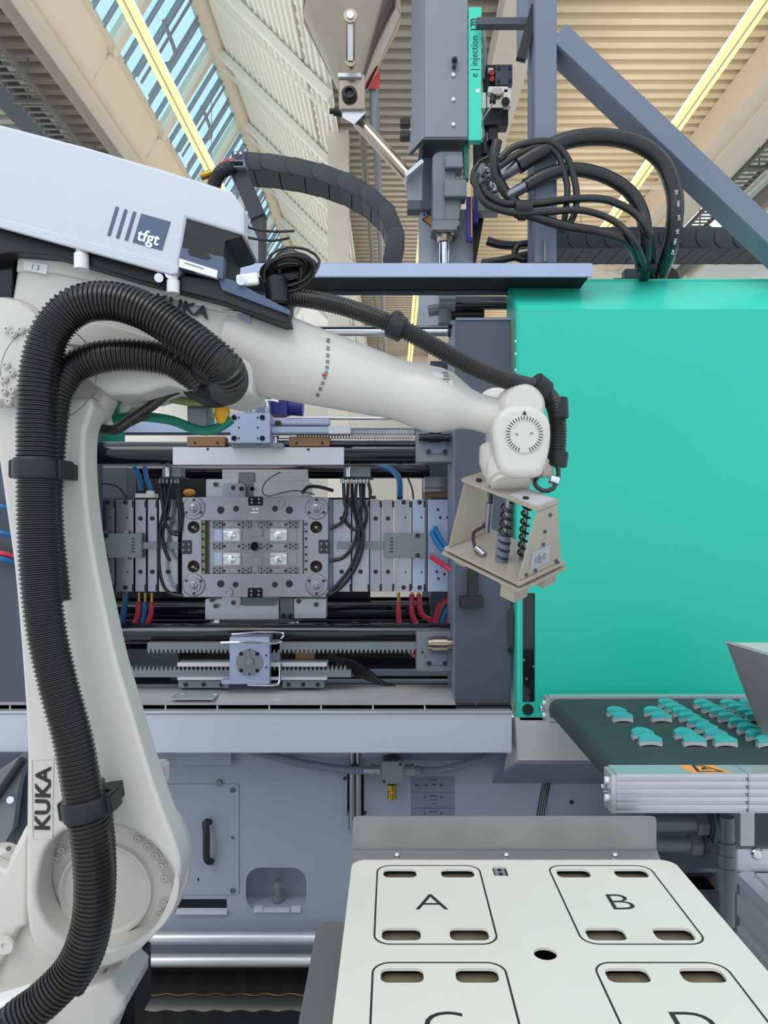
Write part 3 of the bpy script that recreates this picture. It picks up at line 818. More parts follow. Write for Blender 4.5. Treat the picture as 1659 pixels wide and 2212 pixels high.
for x0, y0, x1, y1 in ((536, 1073, 568, 1092), (535, 1270, 567, 1291), (391, 1167, 414, 1197), (688, 1166, 712, 1196)):
    l = obj('lock_insert', MB().pb(x0, y0, x1, y1, Ym - .003, .02), 'bar_dark', mo, .002)
    for fx in (.25, .75):
        for fy in (.3, .7):
            bolt(l, x0 + (x1 - x0) * fx, y0 + (y1 - y0) * fy, Ym - .003, 2.6, 'casting')
obj('engraved_text', MB().pb(545, 1098, 549, 1101, Ym - .0006, .001).pb(552, 1098, 558, 1101, Ym - .0006, .001).pb(541, 1106, 558, 1108, Ym - .0006, .001), 'white', mo)
# cavity inserts
obj('insert_plate', MB().pb(436, 1124, 664, 1240, Ym + .022, .02), 'mould_insert', mo)
obj('side_gib', MB().pb(435, 1124, 443, 1240, Ym + .004, .02), 'olive', mo)
obj('side_gib', MB().pb(444, 1124, 451, 1240, Ym + .014, .01), 'bar_dark', mo)
obj('side_gib', MB().pb(657, 1124, 664, 1240, Ym + .004, .02), 'mould_steel', mo)
obj('side_gib', MB().pb(654, 1124, 657, 1240, Ym + .012, .01), 'bar_dark', mo)
for y in (1132, 1148, 1164, 1182, 1198, 1212, 1230):
    hole(mo, 439, y, Ym + .004, 3); hole(mo, 661, y, Ym + .004, 2.8)
for x0 in (482, 583):
    for y0 in (1142, 1194):
        pk = obj('core_insert', MB().pb(x0, y0, x0 + 37, y0 + 27, Ym + .008, .016), 'steel_h', mo, .003)
        obj('core_dome', MB().lathe(P(x0 + 18, y0 + 14, Ym + .008), (0, -1, 0), [(0, .013), (.005, .012), (.007, .006), (.009, .005)], 18), 'chrome', pk)
        obj('core_band', MB().pb(x0, y0 + 5, x0 + 37, y0 + 8, Ym + .006, .01), 'chrome', pk)
    for y0 in (1128, 1175, 1228):
        ib = obj('insert_bar', MB().pb(x0, y0, x0 + 38, y0 + (14 if y0 == 1175 else 9), Ym + .012, .012), 'mould_steel', mo, .001)
        for dx in (3, 34):
            hole(ib, x0 + dx, y0 + 5, Ym + .012, 3)
for x0 in (458, 520, 560, 622):
    for y0 in (1126, 1172, 1224):
        ib = obj('ejector_insert', MB().pb(x0, y0, x0 + 22, y0 + 15, Ym + .013, .012), 'casting', mo, .001)
        for dx, dy in ((5, 4), (17, 4), (11, 8), (5, 12), (17, 12)):
            hole(ib, x0 + dx, y0 + dy, Ym + .013, 2)
for y0 in (1128, 1205):
    obj('runner_plate', MB().plate([[(545, y0), (556, y0), (558, y0 + 12), (566, y0 + 14), (566, y0 + 30), (538, y0 + 30), (538, y0 + 14), (544, y0 + 12)]] if y0 < 1150 else [[(538, y0), (566, y0), (566, y0 + 16), (558, y0 + 18), (556, y0 + 32), (545, y0 + 32), (544, y0 + 18), (538, y0 + 16)]], Ym + .013, .01), 'mould_insert', mo)
for y0 in (1142, 1194):
    obj('pocket', MB().pb(463, y0, 480, y0 + 27, Ym + .018, .006), 'blue_steel', mo, .001)
    obj('pocket', MB().pb(622, y0, 640, y0 + 27, Ym + .016, .006), 'mould_steel', mo, .001)
obj('sprue_bush', MB().lathe(P(551, 1180, Ym + .015), (0, -1, 0), [(0, 10 * px), (.012, 10 * px), (.013, 7 * px), (.006, 3.5 * px)], 24), 'bar_dark', mo)

# clamp plates above and below the mould
cl = thing('upper_clamp_plate', 'steel clamp plate with slotted insert standing above the mould', 'plate', P(570, 1074, 2.66))
obj('plate', MB().pb(445, 1035, 515, 1074, 2.66, .06), 'alu', cl, .002)
obj('slot_clamp', MB().plate([rr(479, 1044, 530, 1090, 9)], 2.65, .02), 'steel', cl)
obj('plate', MB().pb(515, 1020, 547, 1074, 2.67, .05), 'casting', cl)
obj('plate', MB().pb(548, 1042, 672, 1074, 2.67, .05), 'steel_h', cl)
for x, y in ((466, 1047), (504, 1054), (522, 1056), (545, 1056)):
    bolt(cl, x, y, 2.65, 5, 'bar_dark')
cl2 = thing('lower_clamp_plate', 'stepped steel clamp plates standing below the mould', 'plate', P(570, 1352, 2.66))
obj('plate', MB().pb(443, 1294, 602, 1338, 2.66, .06), 'alu', cl2, .002)
obj('slot_clamp', MB().plate([rr(478, 1286, 520, 1310, 9)], 2.65, .02), 'steel', cl2)
obj('slot_clamp', MB().plate([rr(518, 1288, 600, 1309, 9)], 2.655, .02), 'casting', cl2)
obj('plate', MB().pb(605, 1294, 634, 1334, 2.67, .05), 'casting', cl2)
obj('plate', MB().pb(635, 1294, 704, 1336, 2.66, .06), 'alu', cl2, .002)
for x, y in ((458, 1296), (466, 1309), (504, 1302), (645, 1299), (683, 1306), (613, 1330), (627, 1330)):
    bolt(cl2, x, y, 2.648, 5, 'bar_dark')
obj('turntable', MB().cyl(P(555, 1352, 2.8), P(555, 1338, 2.8), .17, n=40), 'chrome', cl2)
obj('foot', MB().pb(462, 1340, 472, 1352, 2.64, .02), 'white', cl2)

# cable connectors with bundles left and right of the mould
def bundle(x, x0, x1, loops, lab, side):
    t = thing('cable_connector', lab, 'connector', P(x, 1034, 2.55))
    obj('connector_block', MB().pb(x0, 1009, x1, 1031, 2.545, .05), 'casting', t, .002)
    obj('connector_plate', MB().pb(x0 - 6, 1030, x1 + 6, 1034, 2.54, .06), 'black', t)
    obj('post', MB().cyl(P(x0 + 11, 1009, 2.53), P(x0 + 11, 1030, 2.53), .008, n=12), 'chrome', t)
    for k, (cx, pts) in enumerate(loops):
        obj('gland', MB().cyl(P(cx, 1034, 2.55), P(cx, 1044, 2.55), .0045, n=8), 'steel', t)
        obj('black_cable', MB().tube([P(a, b, 2.56 + .008 * (k % 3)) for a, b in pts], .0058, 8), 'black', label='%s black cable of the bundle %s the mould' % (['first', 'second', 'third', 'fourth', 'fifth', 'sixth', 'seventh', 'eighth'][k], side), cat='cable', group='black cables %s the mould' % side)
    return t
bundle(365, 350, 392, [(345, [(345, 1040), (350, 1080), (358, 1130), (372, 1152), (386, 1155)]),
    (352, [(352, 1040), (356, 1090), (346, 1140), (343, 1200), (346, 1240), (356, 1270), (372, 1284), (392, 1287)]),
    (360, [(360, 1040), (366, 1090), (352, 1150), (357, 1190), (368, 1212)]),
    (370, [(370, 1040), (360, 1085), (356, 1120), (366, 1145), (385, 1148)]),
    (378, [(378, 1040), (384, 1080), (390, 1110), (388, 1150)]),
    (384, [(384, 1040), (388, 1075), (394, 1100), (392, 1130)])], 'round cable connector above the black cables at the mould left side', 'left of')
bundle(768, 742, 800, [(742, [(742, 1040), (744, 1080), (748, 1110), (736, 1130), (712, 1142)]),
    (752, [(752, 1040), (750, 1090), (744, 1120), (762, 1143), (780, 1144)]),
    (760, [(760, 1040), (762, 1090), (772, 1140), (762, 1180), (740, 1205), (712, 1212)]),
    (770, [(770, 1040), (768, 1080), (776, 1120), (784, 1150), (780, 1195), (760, 1240), (735, 1270), (712, 1285)]),
    (778, [(778, 1040), (780, 1090), (776, 1140), (774, 1180), (758, 1225), (730, 1262), (705, 1288)]),
    (786, [(786, 1040), (786, 1080), (792, 1110), (786, 1140), (776, 1160)]),
    (793, [(793, 1034), (800, 1060), (800, 1074), (812, 1074)]),
    (738, [(720, 1060), (690, 1052), (665, 1052), (652, 1066)])], 'round cable connector above the black cables at the mould right side', 'right of')
obj('loose_wire', MB().tube([P(606, 1020, 2.6), P(580, 1035, 2.58), (P(566, 1058, 2.57)), P(578, 1072, 2.57), P(612, 1064, 2.57), P(640, 1060, 2.6), P(680, 1068, 2.56)], .0018, 6), 'black', label='thin black wire looping above the mould', cat='wire')
obj('loose_wire', MB().tube([P(200, 1050, 2.6), P(225, 1045, 2.6), P(255, 1052, 2.6), P(275, 1078, 2.6)], .003, 6), 'black', label='black wire arching above the left stack plates', cat='wire')
obj('red_rag', MB().ball(P(409, 1064, 2.66), .022, 10, 1, .5, .6), 'warn_orange', label='orange-red connector cap above the mould left corner', cat='cap')
obj('white_fitting', MB().pb(292, 1066, 334, 1075, 2.64, .04).pb(316, 1060, 330, 1068, 2.65, .02), 'white', label='white fitting on top of the left stack plates', cat='fitting')

# coloured hoses
def hose(pts, r, m, lab, cat='hose', group=None, Y=None):
    return obj('hose', MB().tube([P(*p) if len(p) == 3 else P(p[0], p[1], Y) for p in pts], r, 10), m, label=lab, cat=cat, group=group)
HL = [((240, 1282), (236, 1320), (245, 1352), 'hose_blue', 'leftmost blue'), ((273, 1282), (268, 1320), (262, 1352), 'hose_blue', 'wide blue'),
      ((300, 1300), (298, 1330), (290, 1352), 'hose_red', 'left red'), ((313, 1300), (312, 1325), (306, 1352), 'hose_blue', 'middle blue'), ((327, 1300), (325, 1330), (316, 1352), 'hose_red', 'right red')]
for a, b, c, m, lab in HL:
    h = hose([(*a, 2.7), (*b, 2.7), (*c, 2.72)], .010, m, '%s water hose under the left stack plates' % lab, group='water hoses under the left plates')
    obj('hose_nipple', MB().cyl(P(a[0], 1280, 2.7), P(a[0], a[1] + 6, 2.7), .006, n=8), 'brass', h)
HR = [((861, 1300), (861, 1330), (862, 1350), 'hose_red', 'red hose standing alone'), ((890, 1284), (890, 1325), (900, 1350), 'hose_red', 'first red hose'),
      ((905, 1284), (910, 1325), (930, 1340), 'hose_red', 'second red hose bending right'), ((975, 1288), (950, 1310), (938, 1352), 'hose_red', 'red hose curving in from the post'),
      ((975, 1310), (962, 1325), (955, 1352), 'hose_blue', 'blue hose beside the post'), ((978, 1316), (970, 1335), (966, 1352), 'hose_red', 'rightmost red hose')]
for a, b, c, m, lab in HR:
    h = hose([(*a, 2.7), (*b, 2.7), (*c, 2.72)], .0095, m, '%s under the right stack plates' % lab, group='water hoses under the right plates')
    if a[0] < 950: obj('hose_nipple', MB().cyl(P(a[0], 1280, 2.7), P(a[0], a[1] + 6, 2.7), .006, n=8), 'brass', h)
hose([(933, 1150, 2.58), (945, 1175, 2.52), (965, 1195, 2.48), (985, 1205, 2.46)], .009, 'hose_blue', 'bright blue hose crossing the outermost right plate')
hose([(940, 1140, 2.58), (955, 1170, 2.53), (975, 1190, 2.50)], .008, 'hose_blue', 'second blue hose above the bright one on the right plate')
hose([(932, 1203, 2.58), (950, 1215, 2.54), (975, 1232, 2.5), (992, 1240, 2.5)], .009, 'hose_red', 'pink-red hose crossing the outermost right plate')
hose([(820, 1006, 2.8), (845, 1015, 2.75), (862, 1035, 2.7), (864, 1076, 2.66)], .011, 'hose_blue', 'dark blue hose dropping to the wide right stack plate')
hose([(290, 1008, 2.8), (300, 1030, 2.8), (306, 1060, 2.8)], .009, 'hose_blue', 'left blue hose behind the top tie bar at left')
hose([(312, 1008, 2.8), (316, 1030, 2.8), (326, 1060, 2.8)], .009, 'hose_blue', 'right blue hose behind the top tie bar at left')
hose([(880, 1030, 2.7), (890, 1055, 2.68), (893, 1078, 2.66)], .003, 'black', 'thin black line dropping to the sixth right plate', 'cable')
hose([(885, 1403, 2.6), (895, 1412, 2.58), (903, 1416, 2.56)], .012, 'hose_red', 'short dark red hose behind the lower bearing bracket')
for k in range(5):
    hose([(700 + k * 4, 1425 - k * 3, 2.62), (745, 1424 + k * 5, 2.6), (790, 1445 + k * 5, 2.57), (835 + k * 5, 1484, 2.54)], .006, 'black_hose', '%s black cable fanning out right of the rack guide' % ['top', 'second', 'third', 'fourth', 'lowest'][k], 'cable', 'cables right of the rack guide')
for k, (c, n) in enumerate((('hose_blue', 'upper blue'), ('hose_blue', 'middle blue'), ('hose_red', 'red'), ('hose_blue', 'lower blue'))):
    y = (1095, 1152, 1196, 1208)[k]
    hose([(-60, y - 12, 2.3), (-20, y - 4, 2.3), (10, y, 2.3), (45, y + 12, 2.34)], .008, c, '%s hose at the far left edge behind the robot arm' % n, group='hoses at the far left')
obj('left_machine_body', MB().loft([P(-80, 1230, 2.36), P(20, 1230, 2.36), P(42, 1400, 2.36), P(48, 1484, 2.36), P(-80, 1484, 2.36)], [P(-80, 1230, 2.5), P(20, 1230, 2.5), P(42, 1400, 2.5), P(48, 1484, 2.5), P(-80, 1484, 2.5)]), 'frame_dark', bevel=.006, label='dark rounded machine housing at the far left behind the robot arm', cat='housing')
lm = thing('left_link_mechanism', 'dark jointed mechanism at the lower far left behind the robot', 'mechanism', P(10, 1900, 2.2))
obj('lever', MB().plate([[(-40, 1690), (50, 1628), (58, 1640), (40, 1700), (28, 1790), (5, 1830), (-40, 1800)]], 2.2, .03, .002), 'casting', lm)
obj('rod', MB().cyl(P(-20, 1740, 2.18), P(50, 1640, 2.18), .012, n=10), 'black', lm)
obj('housing', MB().pb(-40, 1628, 60, 1860, 2.26, .03), 'frame_dark', lm)
obj('pin', MB().cyl(P(22, 1728, 2.16), P(22, 1728, 2.2), .01, n=12), 'chrome', lm)

# ================================================================== GANTRY FRAME
ga = thing('gantry_frame', 'grey square-tube steel frame with diagonal brace above the machine', 'frame', P(880, 600, 2.36))
obj('cross_beam', MB().pb(440, 568, 1280, 598, 2.30, .008), 'blue_steel', ga, .002)
obj('beam_top', MB().pb(440, 568, 1280, 571, 2.308, .172), 'frame_dark', ga)
zq = P(0, 598, 2.30).z
obj('channel_shade', MB().box(P(441, 0, 2.3).x, P(1279, 0, 2.3).x, 2.309, 2.478, zq + .012, zq + .016), 'mat_black', ga)  # black sheet standing in for the shade inside the open channel
obj('rear_lip', MB().box(P(441, 0, 2.3).x, P(1279, 0, 2.3).x, 2.474, 2.48, zq, zq + .04), 'frame_dark', ga)
obj('post', MB().pb(1155, -120, 1203, 568, 2.36, .09), 'frame_grey', ga, .002)
obj('post_flange', MB().pb(1143, -120, 1155, 568, 2.42, .03), 'frame_grey', ga)
obj('post_gusset', MB().pb(1175, 515, 1180, 565, 2.34, .02), 'casting', ga)
a, b = P(1200, 90, 2.41), P(1744, 604, 2.41)
obj('diagonal_brace', MB().bar(a, b, .10, .068, up=(0, 0, 1)), 'frame_grey', ga, .002)
obj('upper_arm', MB().pb(1030, 37, 1155, 52, 2.44, .03), 'frame_dark', ga)
obj('leg', MB().pb(548, 600, 582, 955, 2.56, .05), 'frame_grey', ga, .002)
obj('beam_bracket', MB().pb(606, 600, 632, 720, 2.46, .03), 'frame_dark', ga, .002)
obj('post_plate', MB().pb(1118, -60, 1150, 120, 2.62, .02), 'frame_grey', ga)
obj('tilted_bar', MB().bar(P(1157, 15, 2.40), P(1125, 130, 2.40), .03, .02, up=(0, 1, 0)), 'black', ga)
# drag chains: every link is a part
def chain(pts, Y, wpx, depth, pitch, lab, label_obj='drag_chain', link_mat='chain'):
    c = even(crom([P(x, y, Y) for x, y in pts], .01), pitch)
    t = thing(label_obj, lab, 'cable chain', c[-1])
    w = wpx * Y / F / 2
    def fn():
        m = MB()
        L = pitch * .5
        lp = [(L * .9 + w * .9 * math.cos(a_), w * math.sin(a_)) for a_ in [math.radians(q) for q in range(-90, 91, 15)]] + [(-L * .9 + w * .9 * math.cos(a_), w * math.sin(a_)) for a_ in [math.radians(q) for q in range(90, 271, 15)]]
        M = FRONT
        m.shape([lp], M, .010, .0015)
        m.shape([lp], Matrix.Translation((0, depth - .008, 0)) @ M, .008, .001)
        for s in (-L * .5, L * .5):
            m.box(s - L * .46, s + L * .46, .006, depth - .006, -w * .98, -w * .8)
            m.box(s - L * .46, s + L * .46, .006, depth - .006, w * .8, w * .98)
        return m
    for i in range(len(c) - 1):
        d = c[i + 1] - c[i]; ang = math.atan2(d.z, d.x)
        mid = (c[i] + c[i + 1]) / 2
        stamp('chain_link', ('link', round(w, 4), round(pitch, 4), depth), fn, link_mat, t, mid, Matrix.Rotation(-ang, 3, 'Y') @ Matrix.Rotation(math.radians(3.5), 3, 'Z'))
    return t, c
ch, c = chain([(520, 345), (585, 350), (650, 361), (715, 378), (775, 405), (822, 440), (851, 480), (856, 525), (845, 562)], 2.46, 37, .13, .088, 'arched black cable drag chain standing on the gantry beam left of the hopper')
obj('end_bracket', MB().pb(500, 326, 530, 347, 2.45, .03), 'frame_dark', ch, .002)
for x in (509, 520):
    bolt(ch, x, 332, 2.45, 3, 'chrome')
ch2, c = chain([(1205, 513), (1400, 513), (1720, 513)], 2.62, 46, .16, .064, 'straight black cable drag chain running right behind the brace above the green door')
sa = thing('chain_support', 'bent dark square-tube arm carrying the start of the arched drag chain', 'support', P(555, 568, 2.44))
obj('arm_tube', MB().bar(P(508, 352, 2.45), P(560, 475, 2.45), .05, .055, up=(0, 1, 0)), 'chain', sa, .002)
obj('lower_tube', MB().pb(541, 465, 571, 568, 2.43, .05), 'chain', sa, .002)
obj('end_tube', MB().plate([[(495, 345), (529, 345), (529, 361), (495, 361)], [(499, 348), (525, 348), (525, 358), (499, 358)]], 2.40, .06), 'frame_grey', sa)
cb = thing('corrugated_connector', 'black corrugated hose end with red cable curving from the drag chain start', 'hose', P(460, 420, 2.4))
obj('hose_body', MB().tube([P(500, 362, 2.42), P(482, 368, 2.4), P(468, 385, 2.4), P(458, 415, 2.4)], .022, 12, ribs=.008), 'black', cb)
obj('red_cable', MB().tube([P(505, 346, 2.42), P(485, 352, 2.41), P(467, 368, 2.4), P(455, 392, 2.39)], .008, 8), 'red', cb)
obj('brass_plug', MB().cyl(P(434, 382, 2.4), P(458, 374, 2.4), .012, n=12), 'brass', cb)

# ================================================================== HOPPER
YH = 2.62; q = YH / F
ho = thing('material_hopper', 'conical brushed stainless hopper with upright sight glass at the top of the photo', 'hopper', P(760, 240, YH))
obj('cone', MB().lathe(P(760, 196, YH), (0, 0, 1), [(0, 30 * q), (148 * q, 104 * q), (170 * q, 106 * q), (400 * q, 106 * q)], 40), 'stainless', ho)
sgM = lambda x, y, Y: front(x, y, Y)
tilt = math.atan2(74, 148)
# sight glass lies on the cone surface
def onc(y):
    r = (30 + (196 - y) * .5) * q
    return P(757, y, YH - r - .004)
R_ = [P(757, 35, YH - (30 + 161 * .5) * q - .006), P(757, 133, YH - (30 + 63 * .5) * q - .006)]
obj('sight_frame', MB().bar(R_[0], R_[1], .030, .006, up=(0, 1, 0)).cyl(R_[0] + Vector((0, .004, 0)), R_[0] - Vector((0, .004, 0)), .022, n=20).cyl(R_[1] + Vector((0, .004, 0)), R_[1] - Vector((0, .004, 0)), .018, n=20), 'stainless', ho)
f2 = Vector((0, -.006, 0))
obj('sight_glass', MB().bar(R_[0] + f2, R_[1] + f2, .017, .006, up=(0, 1, 0)).cyl(R_[0] + f2 + Vector((0, .004, 0)), R_[0] + f2 * 1.5, .012, n=16), 'white', ho)
ob = obj('outlet_block', MB().pb(732, 160, 788, 236, YH - .06, .09), 'stainless', ho, .002)
obj('outlet_flange', MB().pb(730, 157, 780, 166, YH - .07, .10), 'alu', ho, .001)
obj('sight_port', MB().lathe(P(755, 206, YH - .06), (0, -1, 0), [(0, .026), (.012, .026), (.012, .02), (.02, .02), (.02, .015), (.01, .014)], 20), 'black', ho)
obj('swivel_joint', MB().loft([P(738, 232, YH - .05), P(788, 232, YH - .05), P(790, 245, YH - .05), P(765, 270, YH - .05), P(740, 255, YH - .05)], [P(738, 232, YH + .03), P(788, 232, YH + .03), P(790, 245, YH + .03), P(765, 270, YH + .03), P(740, 255, YH + .03)]), 'alu', ho, .002)
obj('lock_knob', MB().cyl(P(712, 240, YH - .03), P(724, 240, YH - .03), .009, n=12).cyl(P(722, 240, YH - .03), P(738, 243, YH - .03), .015, n=12), 'black', ho)
obj('feed_pipe', MB().cyl(P(774, 262, YH), P(888, 388, 2.56), 14 * q, n=24), 'stainless', ho)
obj('red_bracket', MB().loft([P(795, 192, YH), P(822, 145, YH), P(820, 192, YH)], [P(795, 192, YH + .02), P(822, 145, YH + .02), P(820, 192, YH + .02)]), 'red', ho)
obj('rear_stay', MB().cyl(P(806, 192, YH + .02), P(806, 300, YH + .02), .012, n=10), 'mullion', ho)

# ================================================================== INJECTION UNIT
YI = 2.50
iu = thing('injection_unit', 'upright grey injection unit housing with green name strip and servo cylinder', 'machine unit', P(965, 450, YI))
def L3(pts): return [P(*p) for p in pts]
obj('front_cover', MB().pb(917, -80, 1010, 296, YI, .015), 'unit_grey', iu, .001)
obj('side_cover', MB().loft(L3([(917, -80, YI), (917, 296, YI), (880, 335, YI + .03), (889, 285, YI + .05), (889, -80, YI + .05)]), L3([(925, -80, YI + .03), (925, 296, YI + .03), (890, 335, YI + .06), (897, 285, YI + .08), (897, -80, YI + .08)])), 'unit_grey', iu)
obj('cover_underside', MB().loft(L3([(915, 297, YI), (1011, 297, YI), (1011, 302, YI), (915, 302, YI)]), [p + Vector((0, .16, 0)) for p in L3([(915, 297, YI), (1011, 297, YI), (1011, 302, YI), (915, 302, YI)])]), 'frame_dark', iu)
obj('lower_skirt', MB().loft(L3([(912, 298, YI + .01), (916, 298, YI + .01), (908, 360, YI + .03), (900, 360, YI + .03)]), L3([(912, 298, YI + .1), (916, 298, YI + .1), (908, 360, YI + .1), (900, 360, YI + .1)])), 'bar_dark', iu)
obj('rear_column', MB().pb(905, 305, 940, 452, YI + .12, .06), 'frame_grey', iu)
gs = obj('name_strip', MB().pb(1013, 15, 1040, 303, YI - .01, .03), 'green_light', iu, .001)
px = (YI - .01) / F
tM = lambda y, x=1026: front(x, y, YI - .0105, 90)
obj('lettering', MB().text('e | injection', 22 * px, tM(122, 1025), .0003, 0, 0.86), 'ink', gs)
obj('lettering', MB().text('170', 22 * px, tM(54, 1025), .0003, .0006, 0.86), 'ink', gs)
obj('strip_tag', MB().pb(1028, 192, 1036, 200, YI - .0112, .001), 'white', gs)
kn = obj('lock_knob', MB().cyl(P(982, 130, YI), P(982, 130, YI - .02), .009, n=14).ball(P(982, 128, YI - .022), .009).cyl(P(981, 145, YI), P(981, 145, YI - .012), .006, n=10), 'bar_dark', iu)
for y in (163, 216, 270):
    bolt(iu, 979, y, YI, 4, 'chrome', 'screw', .006)
for y in (262, 290):
    obj('side_knob', MB().pb(864, y - 10, 886, y + 8, YI + .06, .03), 'black', iu, .003)
# servo body and clamps
obj('cylinder_body', MB().plate([[(934, 340), (938, 332), (950, 326), (1000, 326), (1000, 360), (985, 360), (985, 390), (997, 390), (997, 430), (993, 475), (934, 475)]], YI + .03, .08, .004), 'casting', iu)
obj('body_edge', MB().pb(958, 330, 962, 475, YI + .026, .01), 'frame_grey', iu, .001)
obj('clamp_lug', MB().pb(962, 335, 1000, 362, YI + .005, .06), 'casting', iu, .003)
obj('clamp_lug', MB().pb(960, 387, 1008, 425, YI + .005, .06), 'casting', iu, .003)
obj('flange', MB().pb(933, 474, 993, 499, YI + .02, .08), 'casting', iu, .004)
obj('neck', MB().lathe(P(963, 499, YI + .06), (0, 0, -1), [(0, .038), (.012, .038), (.02, .03), (.04, .028), (.042, .022)], 8), 'stainless', iu)
obj('spindle', MB().cyl(P(960, 525, YI + .06), P(960, 700, YI + .06), .018, n=20), 'chrome', iu)
for x, y in ((940, 496), (984, 496), (990, 488)):
    bolt(iu, x, y + 4, YI + .02, 3.5, 'bar_dark')
obj('pipe_seat', MB().loft(L3([(876, 388, 2.5), (912, 360, 2.5), (912, 434, 2.5), (880, 434, 2.5)]), L3([(876, 388, 2.56), (912, 360, 2.56), (912, 434, 2.56), (880, 434, 2.56)])), 'unit_grey', iu, .002)
obj('seat_collar', MB().bar(P(876, 390, 2.49), P(912, 359, 2.49), .012, .08, up=(0, 1, 0)), 'alu', iu)
obj('seat_foot', MB().pb(880, 434, 908, 452, 2.5, .05), 'frame_dark', iu)
bp = obj('back_plate', MB().pb(904, 452, 1022, 703, YI + .14, .015), 'panel_light', iu, .001)
wl = obj('warning_label', MB().plate([[(914, 474), (932, 463), (932, 489)]], YI + .139, .001), 'warn_orange', iu)
obj('warning_border', MB().plate([[(911, 474), (934, 460), (934, 492)], [(915, 474), (932, 464), (932, 488)]], YI + .1385, .001), 'ink', wl)
obj('label_text', MB().pb(915, 461, 918, 467, YI + .139, .001).pb(922, 459, 929, 463, YI + .139, .001), 'ink', iu)
obj('nozzle_joint', MB().cyl(P(948, 655, YI + .04), P(983, 655, YI + .04), .028, n=16).cyl(P(925, 672, YI + .05), P(950, 668, YI + .05), .018, n=12).cyl(P(960, 670, YI + .04), P(960, 700, YI + .04), .022, n=16), 'casting', iu)
obj('hose_stub', MB().cyl(P(980, 660, YI + .04), P(1100, 660, YI + .04), .013, n=12).cyl(P(980, 660, YI + .04), P(998, 660, YI + .04), .018, n=12), 'black_hose', iu)
obj('lower_hose', MB().cyl(P(975, 680, YI + .06), P(1045, 680, YI + .06), .018, n=12), 'black', iu)
obj('joint_rail', MB().pb(985, 640, 1110, 652, YI + .1, .02), 'frame_dark', iu)
obj('ruler_rail', MB().plate([[(1008, 425), (1022, 425), (1022, 520), (1008, 520)]], YI + .04, .02), 'deep_blue', iu)
obj('ruler_mark', MB().pb(1018, 400, 1020, 512, YI + .036, .004), 'yellow', iu)
obj('ruler_rail', MB().pb(1024, 415, 1034, 480, YI + .05, .02), 'deep_blue', iu)
obj('green_rail', MB().pb(1003, 303, 1013, 385, YI + .03, .03), 'dark_green', iu)
obj('rear_beam', MB().loft(L3([(1022, 310, 2.6), (1075, 300, 2.6), (1028, 568, 2.6), (1022, 568, 2.6)]), L3([(1022, 310, 2.64), (1075, 300, 2.64), (1028, 568, 2.64), (1022, 568, 2.64)])), 'black', iu)

# connector cluster right of the green strip
cc = thing('valve_terminal', 'cluster of valve blocks, red buttons and grey plate right of the green name strip', 'terminal', P(1080, 300, 2.55))
mp2 = obj('grey_plate', MB().pb(1070, 139, 1107, 183, 2.54, .02), 'frame_dark', cc, .001)
for x in (1077, 1101):
    for y in (147, 175):
        bolt(cc, x, y, 2.54, 4, 'bar_dark')
obj('plate_back', MB().pb(1052, 140, 1070, 195, 2.56, .03).pb(1044, 120, 1052, 330, 2.58, .02), 'black', cc)
for y in (157, 170):
    obj('red_button', MB().cyl(P(1063, y, 2.56), P(1063, y, 2.53), .008, n=14), 'red', cc)
for w4 in ((1055, 146, 1066, 152), (1040, 199, 1050, 234), (1055, 186, 1098, 200), (1088, 192, 1104, 230)):
    obj('white_block', MB().pb(*w4, 2.54, .03), 'white', cc, .002)
obj('valve_body', MB().pb(1064, 188, 1084, 205, 2.51, .03), 'beige_tool', cc, .003)
obj('round_valve', MB().cyl(P(1092, 220, 2.53), P(1092, 220, 2.50), .014, n=16).cyl(P(1066, 205, 2.52), P(1064, 222, 2.52), .010, n=12), 'black', cc)
obj('lower_housing', MB().pb(1048, 232, 1098, 270, 2.56, .05).pb(1055, 268, 1076, 302, 2.57, .03), 'black', cc, .002)
obj('grey_wire', MB().tube([P(1064, 222, 2.52), P(1058, 235, 2.51), P(1046, 252, 2.52), P(1042, 270, 2.53), P(1046, 290, 2.53), P(1040, 305, 2.54)], .0035, 6), 'panel_grey', cc)
obj('purple_tube', MB().tube([P(1045, 60, 2.57), P(1047, 120, 2.57), P(1044, 170, 2.57)], .006, 6), 'unit_grey', cc)

# manifold and hydraulic hoses
mf = thing('hydraulic_manifold', 'grey hydraulic manifold with fittings where the thick black hoses start', 'manifold', P(1060, 456, 2.54))
obj('manifold_block', MB().pb(1033, 352, 1048, 456, 2.52, .06).pb(1044, 405, 1078, 458, 2.54, .05), 'casting', mf, .002)
for i in range(14):
    x = 1040 + random.random() * 40; y = 360 + random.random() * 85
    d = Vector((random.uniform(-.2, 1), random.uniform(-.8, -.2), random.uniform(-.3, .6))).normalized()
    obj('fitting', MB().lathe(P(x, y, 2.53), d, [(0, .009), (.012, .009), (.012, .013), (.02, .013), (.02, .008), (.035, .008)], 8), 'steel' if i % 3 else 'chrome', mf)
def bh(pts, r, lab, Y=2.46, m='black_hose', group='hydraulic hoses right of the injection unit'):
    return obj('hydraulic_hose', MB().tube([P(p[0], p[1], p[2] if len(p) > 2 else Y) for p in pts], r, 12), m, label=lab, cat='hose', group=group)
big = bh([(1118, 358), (1165, 330), (1230, 302), (1310, 296), (1380, 312), (1430, 350), (1455, 410), (1458, 470), (1446, 535, 2.38), (1428, 590, 2.52), (1420, 618, 2.57)], 0.0254, 'thickest black hose arching highest from the manifold down to the green door', 2.33)
obj('hose_ferrule', MB().cyl(P(1088, 377, 2.36), P(1122, 356, 2.33), .020, n=14), 'steel', big)
pr = MB()
